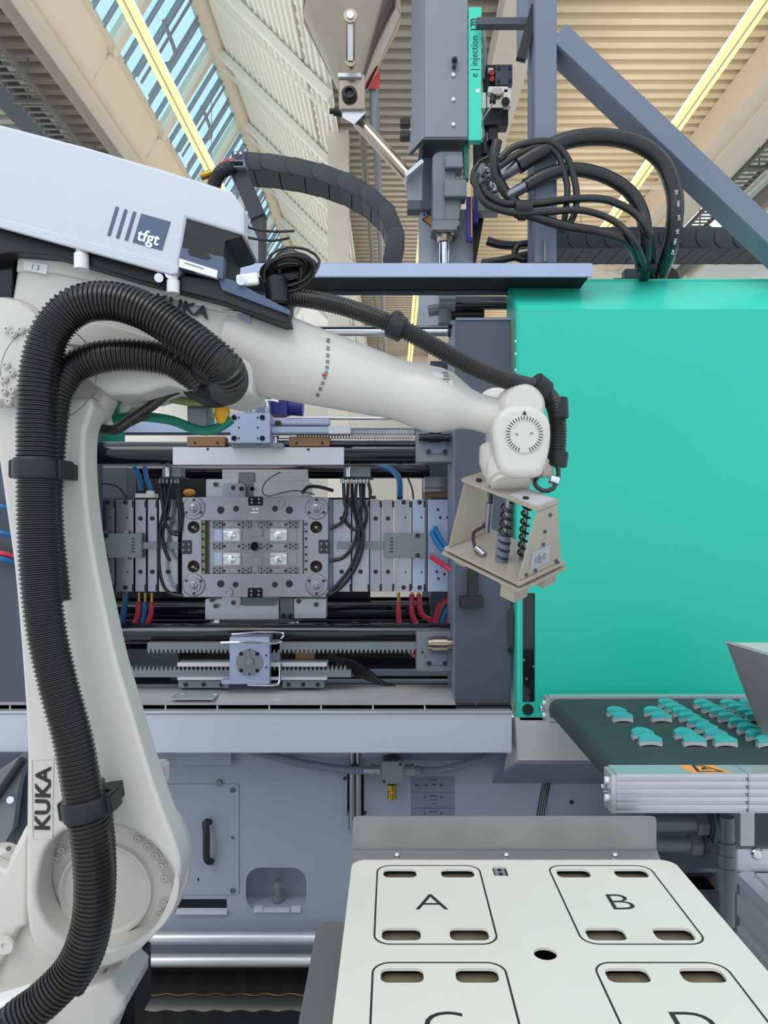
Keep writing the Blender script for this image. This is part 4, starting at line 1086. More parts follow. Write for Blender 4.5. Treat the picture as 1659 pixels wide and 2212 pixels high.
for k, (x, y) in enumerate(((1459, 415), (1463, 440), (1464, 470), (1461, 500), (1456, 522), (1451, 545))):
    pr.text('HMD'[k % 3] + 'SH4'[k % 3], .012, front(x + 3, y, 2.30, 92 - (k > 3) * 12), .0003)
obj('print_marks', pr, 'white', big)
h2 = bh([(1135, 402), (1180, 378), (1235, 366), (1300, 378), (1355, 410), (1385, 455), (1395, 515), (1392, 570, 2.42), (1390, 605, 2.53)], 0.021, 'second thick black hose, lower arch inside the highest one', 2.33)
obj('hose_ferrule', MB().cyl(P(1100, 423, 2.36), P(1139, 400, 2.33), .017, n=14), 'steel', h2)
bh([(1040, 400), (1050, 420), (1090, 440), (1160, 440), (1240, 430), (1310, 432), (1370, 460), (1398, 500), (1408, 550, 2.40), (1408, 606, 2.53)], 0.0116, 'thin black hose running level then dropping beside the second thick hose', 2.30)
bh([(1030, 375), (1028, 400), (1050, 440), (1110, 460), (1180, 458), (1260, 455), (1330, 480), (1375, 530), (1394, 580, 2.42), (1398, 606, 2.53)], 0.0101, 'thin printed hose sagging lowest through the black hose clamp', 2.28)
bh([(1110, 455), (1160, 470), (1220, 488), (1290, 500), (1350, 520), (1376, 555, 2.38), (1384, 606, 2.53)], 0.0138, 'medium black hose falling gently right from the hose clamp', 2.29)
bh([(1078, 345), (1110, 318), (1160, 306), (1195, 310), (1225, 340), (1240, 385), (1246, 430), (1238, 470), (1215, 500)], 0.0101, 'outer one of two looping cables in front of the grey post', 2.31, group='looping cables')
bh([(1078, 360), (1120, 332), (1165, 316), (1200, 328), (1215, 360), (1225, 400), (1224, 440), (1218, 480), (1210, 500)], 0.0094, 'inner one of two looping cables in front of the grey post', 2.315, group='looping cables')
bh([(1074, 305), (1068, 340), (1075, 380), (1092, 415), (1118, 442)], 0.0159, 'dark hose dropping steeply from the valve cluster to the hose clamp', 2.36)
bh([(1055, 340), (1035, 350), (1022, 370), (1020, 395), (1035, 400), (1050, 385), (1040, 378)], 0.0065, 'thin grey hose curling beside the yellow ruler mark', 2.47)
bh([(1080, 450), (1060, 430), (1030, 410), (1020, 380), (1034, 352)], 0.0072, 'thin braided hose looping under the manifold', 2.46)
bh([(1052, 520), (1080, 528), (1120, 530), (1155, 525)], 0.0145, 'thick black hose lying behind the post low on the gantry beam', 2.5)
bh([(1150, 525), (1120, 530), (1112, 552), (1135, 562), (1155, 556)], 0.0116, 'curled black hose end beside the foot of the grey post', 2.47)
bh([(1150, 548), (1110, 556), (1060, 566), (1040, 568)], 0.0116, 'black cable lying flat on the gantry beam beside the post', 2.47)
obj('hose_clamp', MB().cyl(P(1112, 452, 2.29), P(1148, 452, 2.29), .026, n=14).cyl(P(1118, 466, 2.29), P(1136, 466, 2.29), .014, n=10), 'black', bevel=.002, label='black clamp block bundling the thin hoses left of the grey post', cat='clamp')
obj('cable_tie', MB().cyl(P(1374, 577, 2.42), P(1416, 577, 2.42), .015, n=12), 'black', label='cable tie bundling the hoses just above the green door', cat='cable tie')
obj('round_fixture', MB().lathe(P(1433, 608, 2.6), (0, -1, 0), [(0, .042), (.03, .042), (.03, .03), (.04, .028)], 24), 'black', label='dark round fitting peeking over the green door behind the thickest hose', cat='fitting')
obj('dark_fitting', MB().pb(1325, 600, 1450, 612, 2.58, .05).pb(1350, 580, 1378, 602, 2.6, .04), 'frame_dark', bevel=.003, label='dark low fittings along the top of the green door at the hose ends', cat='fitting')

# ================================================================== ROBOT
ro = thing('industrial_robot', 'white six-axis industrial robot arm reaching across the whole machine', 'robot', P(180, 2150, 1.5) * 1)
YA = 1.42                                 # front face of the lower arm
q = YA / F
outer = [(60, 870), (-20, 880), (-10, 950), (10, 1090), (28, 1220), (40, 1350), (50, 1480), (57, 1600), (56, 1750), (55, 1900), (57, 1985), (70, 2035), (105, 2072), (160, 2092), (230, 2090), (290, 2062), (340, 2012), (372, 1955), (389, 1890), (385, 1840), (360, 1775), (330, 1690), (305, 1610), (280, 1525), (252, 1430), (225, 1310), (205, 1210), (190, 1110), (182, 1010), (184, 930), (195, 860)]
def dens(pts, k=3):
    """closed smooth outline"""
    n = len(pts); out = []
    for i in range(n):
        p0, p1, p2, p3 = [Vector((*pts[(i + j) % n], 0)) for j in (-1, 0, 1, 2)]
        for s in range(k):
            t = s / k
            v = 0.5 * ((2 * p1) + (p2 - p0) * t + (2 * p0 - 5 * p1 + 4 * p2 - p3) * t * t + (3 * p1 - p0 - 3 * p2 + p3) * t ** 3)
            out.append((v.x, v.y))
    return out
cavity = [(80, 1935), (84, 1885), (98, 1838), (125, 1805), (160, 1790), (235, 1781), (275, 1790), (325, 1822), (362, 1865), (376, 1905), (368, 1950), (340, 1995), (295, 2032), (235, 2052), (170, 2048), (120, 2018), (92, 1978)]
la = obj('lower_arm', MB().plate([dens(outer), dens(cavity)], YA, .07, .009), 'robot_white', ro)
bk = [(p[0] * .93 + 12, p[1]) for p in outer]
obj('lower_arm_back', MB().plate([dens(outer)], YA + .07, .07, .02), 'robot_white', ro)
fl = obj('joint_flange', MB().lathe(P(232, 1918, YA + .075), (0, -1, 0), [(0, 150 * q), (.006, 148 * q), (.006, 108 * q), (.015, 104 * q), (.015, 98 * q), (.009, 92 * q), (.012, 50 * q), (.013, .001)], 56), 'robot_white', ro)
for a in list(range(-62, -4, 12)) + list(range(-142, -108, 11)) + [10, 22, 34, 46, 58, 128, 139, 150]:
    x = 232 + 127 * math.cos(math.radians(a)); y = 1918 - 127 * math.sin(math.radians(a))
    def fn():
        return MB().lathe((0, 0, 0), (0, -1, 0), [(0, .0105), (.003, .0105), (.003, .0085), (.001, .0082), (.001, .0062), (.006, .006), (.006, .003), (.003, .0028)], 16)
    stamp('flange_bolt', 'fb', fn, 'robot_white', fl, P(x, y, YA + .069))
nb = obj('name_plate', MB().plate([[(66, 1640), (116, 1636), (113, 1812), (68, 1812)], [(69, 1643), (113, 1640), (110, 1809), (71, 1809)]], YA - .0015, .003), 'robot_white', la)
obj('lettering', MB().text('KUKA', 45 * q, front(94, 1726, YA - .001, 89), .0012, .0009, 1.12, 1.02), 'ink', la)
lt = MB()
# small side lettering along the right edge (unreadable in the photo)
for k in range(14):
    t = k / 13
    x = 211 + 43 * t + 6 * t * (1 - t); y = 1258 + 235 * t
    if k in (5,): continue
    lt.add([P(x, y, YA + .03), P(x + 7, y + 1, YA + .055), P(x + 9, y + 11, YA + .055), P(x + 2, y + 10, YA + .03)], [(0, 1, 2, 3)])
M_ = Matrix.Translation((.0022, 0, 0)); lt.xf(M_)
obj('side_lettering', lt, 'casting', la)
# elbow joint discs
qe = 1.38 / F
ej = obj('elbow_housing', MB().lathe(P(105, 805, 1.60), (0, -1, 0), [(0, 118 * q), (.05, 128 * q), (.12, 128 * q), (.14, 124 * q), (.15, 118 * q), (.185, 118 * q), (.195, 112 * q), (.21, 108 * q)], 56), 'robot_white', ro)
obj('elbow_ring', MB().lathe(P(120, 830, 1.52), (0, -1, 0), [(0, 150 * q), (.04, 150 * q), (.055, 140 * q)], 56), 'robot_white', ro)
for x, y in ((17, 712), (30, 722), (46, 714), (14, 790), (26, 806), (10, 820), (28, 843), (10, 845), (20, 868), (154, 808), (142, 824), (158, 836), (140, 848), (128, 868), (148, 862), (120, 886)):
    stamp('flange_bolt', 'fb2', lambda: MB().lathe((0, 0, 0), (0, -1, 0), [(0, .0072), (.003, .0072), (.003, .0058), (.006, .005), (.006, .003), (.003, .0026)], 14), 'robot_white', ej, P(x, y, 1.388))
for x, y in ((219, 812), (217, 827), (214, 842), (209, 857), (203, 872)):
    stamp('flange_bolt', 'fb3', lambda: MB().cyl((0, 0, 0), (0, -.004, 0), .0045, n=10), 'robot_white', ej, P(x, y, 1.464))
obj('elbow_groove', MB().tube([P(105, 805, 1.3905) + Vector((104 * qe * math.cos(t_), 0, 104 * qe * math.sin(t_))) for t_ in [2 * PI * k / 72 for k in range(73)]], .0011, 6, raw=True), 'casting', ej)
obj('elbow_cover', MB().lathe(P(105, 815, 1.392), (0, -1, 0), [(0, 66 * qe), (.006, 64 * qe), (.008, 58 * qe), (.008, .001)], 40), 'robot_white', ro)
# upper arm housing
YU = 1.42
hous = [(40, 537), (120, 548), (300, 600), (480, 655), (535, 672), (545, 700), (545, 850), (490, 862), (430, 848), (360, 832), (300, 850), (230, 852), (160, 800), (20, 720), (20, 655)]
uh = obj('upper_arm_housing', MB().plate([hous], YU, .16, .014), 'robot_white', ro)
obj('housing_ledge', MB().plate([[(40, 537), (120, 548), (300, 600), (480, 655), (533, 671), (533, 676), (470, 672), (290, 625), (120, 590), (34, 585)]], YU - .008, .02, .004), 'robot_white', ro)
obj('housing_step', MB().plate([[(22, 655), (60, 655), (140, 690), (240, 700), (370, 740), (540, 745), (540, 752), (360, 775), (150, 745), (20, 700)]], YU - .006, .02, .004), 'robot_white', ro)
obj('lettering', MB().text('KUKA', 34 * YU / F, front(392, 662, YU - .006, -15), .002, .0007, 1.28, 1.05), 'ink', uh)
obj('data_plate', MB().plate([[(52, 563), (104, 572), (100, 592), (50, 582)]], YU - .0094, .001), 'white', uh)
obj('data_text', MB().text('1.3', .014, front(76, 578, YU - .0098, -12), .0003), 'unit_grey', uh)
obj('housing_recess', MB().plate([[(512, 668), (540, 676), (545, 730), (522, 720)]], YU - .003, .004), 'panel_grey', uh)
# forearm tube, collar, neck
YC = 1.50
a = P(505, 744, YC); b = P(1085, 905, 1.47)
ax = (b - a).normalized()
def ta(x, y):   # distance along axis for a pixel
    return (P(x, y, 1.485) - a).dot(ax)
kq = 1.485 / F
prof = [(0, 98), (20, 99), (190, 82), (360, 65), (385, 64), (420, 68), (452, 70), (478, 66), (500, 56), (525, 44), (550, 39), (600, 40)]
fa = obj('forearm', MB().lathe(a, ax, [(t * kq, r * kq) for t, r in prof], 48), 'robot_white', ro)
mk = MB()
for k in range(10):
    x = 708 - 2 - (k * k) * .32; y = 733 + k * 13.6
    mk.add([P(x, y, 1.405 + abs(k - 4.5) ** 2 * .0016), P(x + 7, y + 1, 1.405 + abs(k - 4.5) ** 2 * .0016), P(x + 6, y + 9, 1.405 + abs(k - 4) ** 2 * .0016), P(x - 1, y + 8, 1.405 + abs(k - 4) ** 2 * .0016)], [(0, 1, 2, 3)])
# project print onto the tapered tube surface
def onto(mb_, lift=.0012):
    out = []
    for v in mb_.v:
        t = (v - a).dot(ax); tt = t / kq
        r = prof[-1][1]
        for (t0, r0), (t1, r1) in zip(prof, prof[1:]):
            if t0 <= tt <= t1:
                r = r0 + (r1 - r0) * (tt - t0) / (t1 - t0); break
        c_ = a + ax * t; d_ = v - c_; d_ -= ax * d_.dot(ax)
        out.append(c_ + d_.normalized() * (r * kq + lift))
    mb_.v = out; return mb_
obj('printed_scale', onto(mk), 'casting', fa)
rm = MB().add([P(692, 807, 1.41), P(706, 813, 1.41), P(694, 816, 1.41)], [(0, 1, 2)])
obj('red_mark', onto(rm), 'red', fa)
pl = obj('collar_plate', MB().plate([[(930, 800), (960, 800), (985, 822), (972, 872), (935, 864)]], 1.425, .03, .008), 'robot_white', fa)
tx = MB()
for k in range(9):
    tx.pb(956 + (k % 2) * 2, 803 + k * 7, 968 + (k % 3) * 2, 807 + k * 7, 1.424, .001)
obj('collar_print', tx, 'casting', fa)
for x, y in ((930, 898), (942, 906), (905, 905), (918, 912)):
    obj('collar_rib', MB().bar(P(x, y - 7, 1.455), P(x + 14, y + 6, 1.455), .006, .01, up=(0, 1, 0)), 'beige_tool', fa)
# wrist
YW = 1.40; w = YW / F
wr = [(1128, 872), (1160, 878), (1185, 900), (1192, 930), (1188, 975), (1176, 1015), (1160, 1030), (1100, 1030), (1078, 1010), (1068, 965), (1064, 925), (1074, 893), (1098, 876)]
wh = obj('wrist_housing', MB().plate([dens(wr, 3)], YW, .12, .014), 'robot_white', ro)
obj('wrist_fork', MB().lathe(P(1105, 900, 1.56), (0, -1, 0), [(0, 40 * w), (.02, 52 * w), (.09, 56 * w), (.13, 50 * w), (.14, 40 * w)], 40), 'robot_white', ro)
obj('rear_cover', MB().ball(P(1072, 868, 1.56), .036, 24, 1, .6, .8), 'robot_white', ro)
dl = obj('axis_dial', MB().lathe(P(1133, 938, YW), (0, -1, 0), [(0, 42 * w), (.002, 42 * w), (.004, 38 * w), (.004, 28 * w), (.003, 27 * w), (.003, .001)], 44), 'robot_white', wh)
tk = MB()
for k in range(36):
    if k in (26, 27, 28): continue
    an = 2 * PI * k / 36
    c0 = P(1133, 938, YW - .0045)
    u = Vector((math.cos(an), 0, math.sin(an)))
    tk.bar(c0 + u * 31 * w, c0 + u * 40 * w, .0014, .001, up=(0, 1, 0))
tk.bar(P(1133, 938, YW - .005) + Vector((-.017, 0, 0)), P(1133, 938, YW - .005) + Vector((-.011, 0, 0)), .0012, .001, up=(0, 1, 0))
tk.bar(P(1133, 938, YW - .005) + Vector((.010, 0, .002)), P(1133, 938, YW - .005) + Vector((.016, 0, .002)), .0012, .001, up=(0, 1, 0))
tk.add([P(1128, 896, YW - .004), P(1138, 896, YW - .004), P(1133, 886, YW - .004)], [(0, 1, 2)])
obj('dial_ticks', tk, 'ink', wh)
obj('wrist_body', MB().lathe(P(1085, 960, 1.50), Vector((.12, -.18, -.98)), [(0, .045), (.03, .05), (.055, .046), (.075, .04), (.085, .034)], 36), 'robot_white', ro)
obj('tool_flange', MB().lathe(P(1102, 1030, 1.45), Vector((.03, -.42, -.90)), [(-.03, .043), (0, .044), (.008, .044), (.010, .038), (.018, .038)], 36), 'robot_white', ro)
# carousel and base casting
YR = 1.60
cr = obj('carousel_disc', MB().lathe(P(225, 1870, YR), (0, -1, 0), [(-.06, .14), (-.05, .17), (0, .176), (.012, .174), (.016, .166), (.012, .163), (.012, .15), (.02, .148)], 60), 'robot_white', ro)
for a_ in (-4, 12, 27, 42, 172, 190):
    x = 225 + 152 * math.cos(math.radians(a_)); y = 1870 - 152 * math.sin(math.radians(a_))
    stamp('flange_bolt', 'fb', None, 'robot_white', cr, P(x, y, YR - .014))
obj('oil_plug', MB().cyl(P(388, 1870, YR - .02), P(388, 1870, YR), .007, n=10), 'black', cr)
obj('disc_lug', MB().pb(310, 1650, 356, 1700, YR + .01, .04), 'robot_white', ro, .006)
cas = [(-80, 1840), (0, 1900), (20, 1850), (50, 1790), (120, 1790), (330, 1900), (345, 1985), (290, 2050), (262, 2110), (225, 2118), (150, 2160), (60, 2180), (-80, 2190)]
cs = obj('carousel_casting', MB().plate([cas], 1.52, .10, .012), 'robot_white', ro)
obj('casting_web', MB().plate([[(-80, 1830), (10, 1880), (58, 1800), (58, 2000), (40, 2010), (-20, 2120), (-80, 2160)]], 1.50, .04, .01), 'robot_white', ro)
obj('plug_seat', MB().lathe(P(12, 2041, 1.49), (0, -1, 0), [(0, .018), (.003, .018), (.003, .0165), (.005, .0165), (.005, .006), (.002, .005)], 30), 'robot_white', ro)
obj('side_cover', MB().lathe(P(14, 1860, 1.62), (0, -1, 0), [(0, .04), (.03, .04), (.04, .03)], 30), 'robot_white', ro)
bolt(ro, 20, 1832, 1.58, 5, 'casting')
obj('base_casting', MB().plate([[(-80, 2165), (60, 2160), (175, 2140), (240, 2115), (252, 2145), (268, 2160), (266, 2185), (235, 2225), (160, 2420), (-80, 2420)]], 1.46, .16, .012), 'robot_white', ro)
obj('base_lower', MB().plate([[(-80, 2195), (40, 2160), (60, 2420), (-80, 2420)]], 1.40, .06, .01), 'white', ro)
obj('base_pedestal', MB().pb(-60, 2380, 190, 2800, 1.44, .25).box(P(-60, 0, 1.4).x, P(190, 0, 1.4).x, 1.40, 1.75, 0, .1), 'frame_grey', ro, .004)
bolt(ro, 231, 2099, 1.51, 7, 'steel', 'hook_bolt', .012)
sk = obj('lifting_stud', MB().cyl(P(231, 2108, 1.5), P(231, 2118, 1.5), .003, n=8), 'casting', ro)
obj('motor_block', MB().pb(238, 2090, 290, 2230, 1.66, .12).cyl(P(258, 2110, 1.70), P(288, 2108, 1.70), .02, n=14), 'black', ro, .006)
obj('axis_motor', MB().lathe(P(275, 870, 1.66), Vector((1, 0, .12)), [(-.05, .05), (0, .052), (.02, .045)], 24), 'robot_white', ro)
# yellow-green cable group under the forearm
obj('motor_cover', MB().lathe(P(410, 885, 1.60), (1, .1, -.05), [(0, .03), (.04, .03), (.045, .026)], 20), 'olive', ro)
obj('motor_cover', MB().pb(404, 880, 450, 925, 1.56, .06), 'casting', ro, .004)
obj('yellow_plug', MB().ball(P(480, 890, 1.56), .026, 16, .6, .8, 1.1), 'yellow', ro)
obj('green_lever', MB().tube([P(262, 855, 1.62), P(248, 880, 1.6), P(254, 915, 1.6)], .009, 8), 'dark_green', ro)
obj('valve_plate', MB().plate([[(275, 866), (285, 858), (315, 878), (300, 895), (272, 893)]], 1.62, .03), 'beige_tool', ro)
obj('motor_cable', MB().tube([P(210, 925, 1.52), P(250, 928, 1.5), P(285, 905, 1.5), P(330, 875, 1.5), P(360, 850, 1.5), P(400, 835, 1.5)], .010, 10), 'black_hose', ro)
obj('motor_cable', MB().tube([P(245, 905, 1.55), P(300, 900, 1.55), P(370, 908, 1.56), P(430, 930, 1.56), P(470, 925, 1.56), P(500, 905, 1.56)], .010, 10), 'dark_green', ro)
obj('motor_cable', MB().tube([P(370, 862, 1.54), P(420, 870, 1.54), P(460, 866, 1.54), P(500, 860, 1.54)], .008, 10), 'olive', ro)
obj('cable_tail', MB().tube([P(320, 895, 1.5), P(285, 912, 1.5), P(245, 938, 1.5)], lambda t: .008 - .005 * t, 8), 'black', ro)

# dress-pack hoses
YD = 1.33
hs = thing('dress_pack_hose', 'thick black corrugated hose running up the robot lower arm and arching over the elbow', 'hose', P(60, 2200, YD))
obj('hose_body', MB().tube([P(-10, 2290, 1.30), P(25, 2215, 1.31), P(95, 2160, 1.32), P(160, 2090, YD), P(193, 2010, YD), P(203, 1930, YD), P(198, 1830, YD), P(183, 1740, YD), P(158, 1600, YD), P(126, 1480, YD), P(100, 1360, YD), P(86, 1240, YD), P(80, 1120, YD), P(79, 1000, YD), P(80, 880, YD), P(88, 790, YD), P(112, 715, YD), P(162, 663, YD), P(235, 650, YD), P(310, 670, YD), P(380, 712, YD), P(440, 755, YD), P(485, 795, 1.34), P(496, 825, 1.38), P(478, 838, 1.44), P(440, 820, 1.50)], 42 * YD / F, 20, ribs=.0078, step=.008), 'black_hose', hs)
h2_ = thing('dress_pack_hose', 'second corrugated hose half hidden behind the first, ending under the forearm', 'hose', P(240, 1990, 1.38))
obj('hose_body', MB().tube([P(440, 835, 1.46), P(420, 812, 1.43), P(370, 780, 1.40), P(300, 768, 1.39), P(225, 770, 1.38), P(165, 790, 1.38), P(130, 830, 1.37), P(112, 900, 1.365), P(100, 1100, 1.362), P(118, 1300, 1.362)], 35 * 1.38 / F, 18, ribs=.0078, step=.008), 'black_hose', h2_)
h3_ = thing('dress_pack_hose', 'slimmer corrugated hose showing right of the first one over the round joint cavity', 'hose', P(235, 1800, 1.37))
obj('hose_body', MB().tube([P(205, 1690, 1.365), P(222, 1760, 1.375), P(230, 1860, 1.375), P(226, 1960, 1.375), P(205, 2060, 1.37), P(160, 2140, 1.36)], 21 * 1.38 / F, 16, ribs=.0075, step=.008), 'black_hose', h3_)
hb = obj('hose_loop', MB().tube([P(400, 800, 1.45), P(430, 795, 1.42), P(475, 815, 1.41), P(470, 850, 1.43), P(420, 830, 1.47)], .028, 14), 'black', label='black rubber sleeve where the two corrugated hoses meet under the forearm', cat='sleeve')
for x, y, ang, x0, x1, lab in ((79, 1013, 0, 22, 138, 'upper black hose clamp on the robot lower arm'), (185, 1745, 9, 125, 245, 'lower black hose clamp just above the round joint cavity')):
    cl_ = thing('hose_clamp', lab, 'clamp', P(x, y, 1.36))
    c0 = P(x, y, YD); d = Vector((math.sin(math.radians(ang)), 0, -math.cos(math.radians(ang))))
    hh = 22 * YD / F
    obj('clamp_ring', MB().lathe(c0 + d * hh, -d, [(0, 46 * YD / F), (.006, 49 * YD / F), (2 * hh - .006, 49 * YD / F), (2 * hh, 46 * YD / F)], 32), 'black', cl_)
    sx = Vector((d.z, 0, -d.x))
    for s in (-1, 1):
        cc_ = c0 + sx * s * 50 * YD / F + Vector((0, .02, 0))
        obj('clamp_ear', MB().bar(cc_ + d * hh * .9, cc_ - d * hh * .9, .05, .014, up=sx), 'black', cl_, .002)
    obj('clamp_base', MB().bar(c0 + Vector((0, .065, 0)) + d * hh * .8, c0 + Vector((0, .065, 0)) - d * hh * .8, .07, .05, up=(0, 1, 0)), 'black', cl_)
fh = thing('forearm_hose', 'smooth black hose from the cable coil over the forearm to the robot wrist', 'hose', P(640, 660, 1.42))
obj('hose_body', MB().tube([P(600, 640, 1.45), P(660, 645, 1.43), P(740, 662, 1.42), P(820, 690, 1.41), P(880, 716, 1.41), P(950, 755, 1.41), P(1030, 797, 1.42), P(1110, 826, 1.44), P(1165, 842, 1.46), P(1195, 870, 1.48), P(1205, 920, 1.50), P(1203, 985, 1.50)], 20 * 1.42 / F, 16, ribs=.006, step=.008), 'black_hose', fh)
obj('hose_clip', MB().cyl(P(840, 700, 1.41), P(872, 714, 1.41), 27 * 1.41 / F, n=20), 'black', fh, .002)
obj('hose_clip', MB().ball(P(858, 688, 1.41), .014, 12), 'black', fh)
obj('hose_clip', MB().cyl(P(1150, 828, 1.455), P(1178, 850, 1.465), 28 * 1.45 / F, n=18), 'black', fh, .002)
obj('hose_clip', MB().cyl(P(1205, 860, 1.49), P(1207, 905, 1.49), 22 * 1.45 / F, n=18), 'black', fh, .002)
obj('hose_clip', MB().cyl(P(1206, 975, 1.5), P(1202, 1008, 1.5), 23 * 1.45 / F, n=18), 'black', fh, .002)
obj('hose_clip', MB().pb(1170, 990, 1196, 1030, 1.49, .03), 'beige_tool', fh, .003)
obj('thin_hose', MB().tube([P(1204, 1000, 1.49), P(1206, 1030, 1.46), P(1195, 1055, 1.44), P(1172, 1060, 1.43), P(1155, 1045, 1.43), P(1162, 1030, 1.44)], .0045, 8), 'black_hose', fh)
obj('hose_tip', MB().cyl(P(1188, 1035, 1.45), P(1206, 1040, 1.45), .009, n=12), 'chrome', fh)

# equipment box on top of the arm
YE = 1.36
eb = thing('equipment_box', 'pale blue-white equipment box with dark striped logo mounted on the robot forearm', 'box', P(250, 560, YE))
bx = obj('box_shell', MB().plate([[(-120, 228), (0, 268), (180, 315), (350, 365), (500, 412), (527, 450), (527, 507), (402, 470), (381, 590), (372, 592), (200, 530), (-120, 440)]], YE, .15, .006), 'box_white', eb)
obj('box_edge', MB().plate([[(-120, 436), (200, 522), (385, 572), (383, 590), (370, 594), (200, 546), (-120, 458)]], YE - .004, .01, .003), 'box_white', eb)
cp = obj('connector_panel', MB().plate([[(402, 470), (524, 506), (516, 512), (486, 520), (478, 600), (384, 575)]], YE + .006, .14), 'black', eb)
obj('lower_panel', MB().plate([[(393, 535), (484, 556), (480, 602), (385, 578)]], YE + .003, .02), 'logo_blue', eb)
obj('panel_slot', MB().plate([[(405, 541), (416, 537), (450, 549), (456, 557), (446, 561), (410, 551)]], YE + .002, .01), 'black', eb)
obj('white_label', MB().plate([[(388, 558), (470, 584), (468, 600), (385, 576)]], YE + .001, .01), 'white', eb)
obj('label_print', MB().bar(P(398, 567, YE), P(440, 580, YE), .0012, .001, up=(0, 1, 0)), 'unit_grey', eb)
# logo: three bars, a block and white letters
A15 = -15.5
def lg(u, v):   # logo coordinates (pixels along / down) -> photo
    ca, sa_ = math.cos(math.radians(15.5)), math.sin(math.radians(15.5))
    return (250 + u * ca - v * .30, 446 + u * sa_ + v)
lgm = MB()
for k in range(3):
    u = k * 19.5
    lgm.plate([[lg(u, 0), lg(u + 7, 0), lg(u + 7, 62), lg(u, 62)]], YE - .0012, .0012)
lgm.plate([[lg(57, 0), lg(123, 0), lg(123, 62), lg(57, 62)]], YE - .0012, .0012)
lb_ = obj('logo', lgm, 'logo_blue', bx)
cx_, cy_ = lg(88, 40)
obj('logo_letters', MB().text('tfgt', 36 * YE / F, front(cx_ - 2, cy_ + 4, YE - .0016, A15), .0006, .0006, 1.0), 'white', bx)
bpz = thing('mounting_plate', 'black mounting plate between the equipment box and the robot forearm', 'plate', P(300, 640, YE))
obj('plate', MB().plate([[(-120, 452), (0, 484), (200, 540), (380, 592), (480, 604), (620, 672), (626, 695), (610, 698), (480, 652), (300, 605), (120, 552), (30, 545), (-120, 560)]], YE + .02, .14, .003), 'black', bpz)
obj('plate_rail', MB().plate([[(470, 598), (500, 604), (626, 670), (626, 680), (480, 626)]], YE + .012, .01), 'logo_blue', bpz)
obj('left_block', MB().plate([[(-80, 545), (30, 552), (22, 668), (-80, 655)]], YE + .06, .1, .003), 'bar_dark', bpz)
for x, y, r, h_ in ((176, 556, 16, 26), (374, 612, 14, 22)):
    obj('standoff', MB().lathe(P(x, y + h_, YE + .012), (0, 0, 1), [(0, r * .0008), (h_ * 1.3 * .0008, r * .0008), (h_ * 1.3 * .0008, r * .0006), (h_ * 1.8 * .0008, r * .0006)], 18), 'white', bpz)
for x, y in ((343, 600), (366, 592), (520, 606)):
    obj('cap_screw', MB().cyl(P(x, y, YE), P(x, y, YE + .02), .008, n=14), 'chrome', bpz)
obj('white_connector', MB().bar(P(512, 608, 1.38), P(558, 602, 1.38), .02, .014, up=(0, 1, 0)), 'white', label='small white connector between the equipment box and the cable coil', cat='connector', bevel=.002)
co = thing('cable_coil', 'bundle of looped black cables coiled at the end of the equipment box', 'cable coil', P(620, 640, 1.42))
for k in range(24):
    pts = []
    rx = 58 - (k % 6) * 7 + random.uniform(-3, 3); ry = 40 - (k % 5) * 7 + random.uniform(-2, 2)
    ox = random.uniform(-4, 4); oy = random.uniform(-5, 6)
    for j in range(15):
        an = 2 * PI * j / 14 + k
        pts.append(P(624 + ox + rx * math.cos(an), 582 + oy + ry * math.sin(an) - .12 * rx * math.cos(an), 1.40 + .02 * math.sin(an) + k * .002))
    obj('cable_loop', MB().tube(pts, .0028 + .001 * (k % 2), 6), 'black_hose', co)
obj('cable_loop', MB().tube([P(578, 575, 1.4), P(585, 550, 1.4), P(620, 534, 1.4), P(665, 540, 1.4), P(690, 562, 1.4), P(680, 590, 1.4)], .0028, 6), 'black_hose', co)
obj('coil_core', MB().ball(P(624, 592, 1.45), .036, 16, 1.15, .5, .75), 'black', co)
obj('coil_strap', MB().cyl(P(596, 600, 1.42), P(600, 660, 1.42), .022, n=14).pb(575, 620, 626, 690, 1.42, .05), 'black', co, .003)
for k, (pp) in enumerate(([(522, 484), (545, 494), (590, 500), (636, 499)], [(520, 510), (550, 516), (590, 520), (625, 514)])):
    w_ = obj('pigtail_wire', MB().tube([P(x, y, 1.40) for x, y in pp], .0022, 6), 'black', label='%s short black wire tail poking from the end of the equipment box' % ('upper' if k == 0 else 'lower'), cat='wire', group='wire tails of the equipment box')
    obj('wire_tip', MB().cyl(P(pp[0][0], pp[0][1], 1.40), P(pp[0][0] + 14, pp[0][1] + 5, 1.40), .0035, n=8), 'beige_tool', w_)

# ================================================================== GRIPPER
gr = thing('gripper_tool', 'beige sheet-metal gripper frame with coil springs hanging from the robot wrist', 'gripper', P(1100, 1170, 1.45))
cg_ = 1.45 / F
ua = Vector((136, -137, -68)) / 204.7      # world: x right, y depth, z up
ub = Vector((61, 49.5, 22)).normalized()
uc = Vector((-3, 63.3, -134)).normalized()
ub = (ub - ua * ub.dot(ua)).normalized(); uc = ua.cross(ub); uc = uc if uc.z < 0 else -uc
L = 204.7 * cg_
O = P(1024, 1034, 1.52)                     # top middle of the far-left plate
def GP(a_, b_, c_): return O + ua * (a_ * L) + ub * (b_ * cg_) + uc * (c_ * cg_)
def gplate(name, a_, th, outl, m='beige_tool', bev=.0015):
    A_ = [GP(a_, b, c) for b, c in outl]; B_ = [p + ua * th for p in A_]
    return obj(name, MB().loft(A_, B_), m, gr, bev)
gplate('end_plate', 1.0, .004, [(-34, 0), (34, 0), (74, 150), (-74, 150)])
gplate('end_plate', 0.0, .004, [(-34, 0), (34, 0), (74, 150), (-74, 150)])
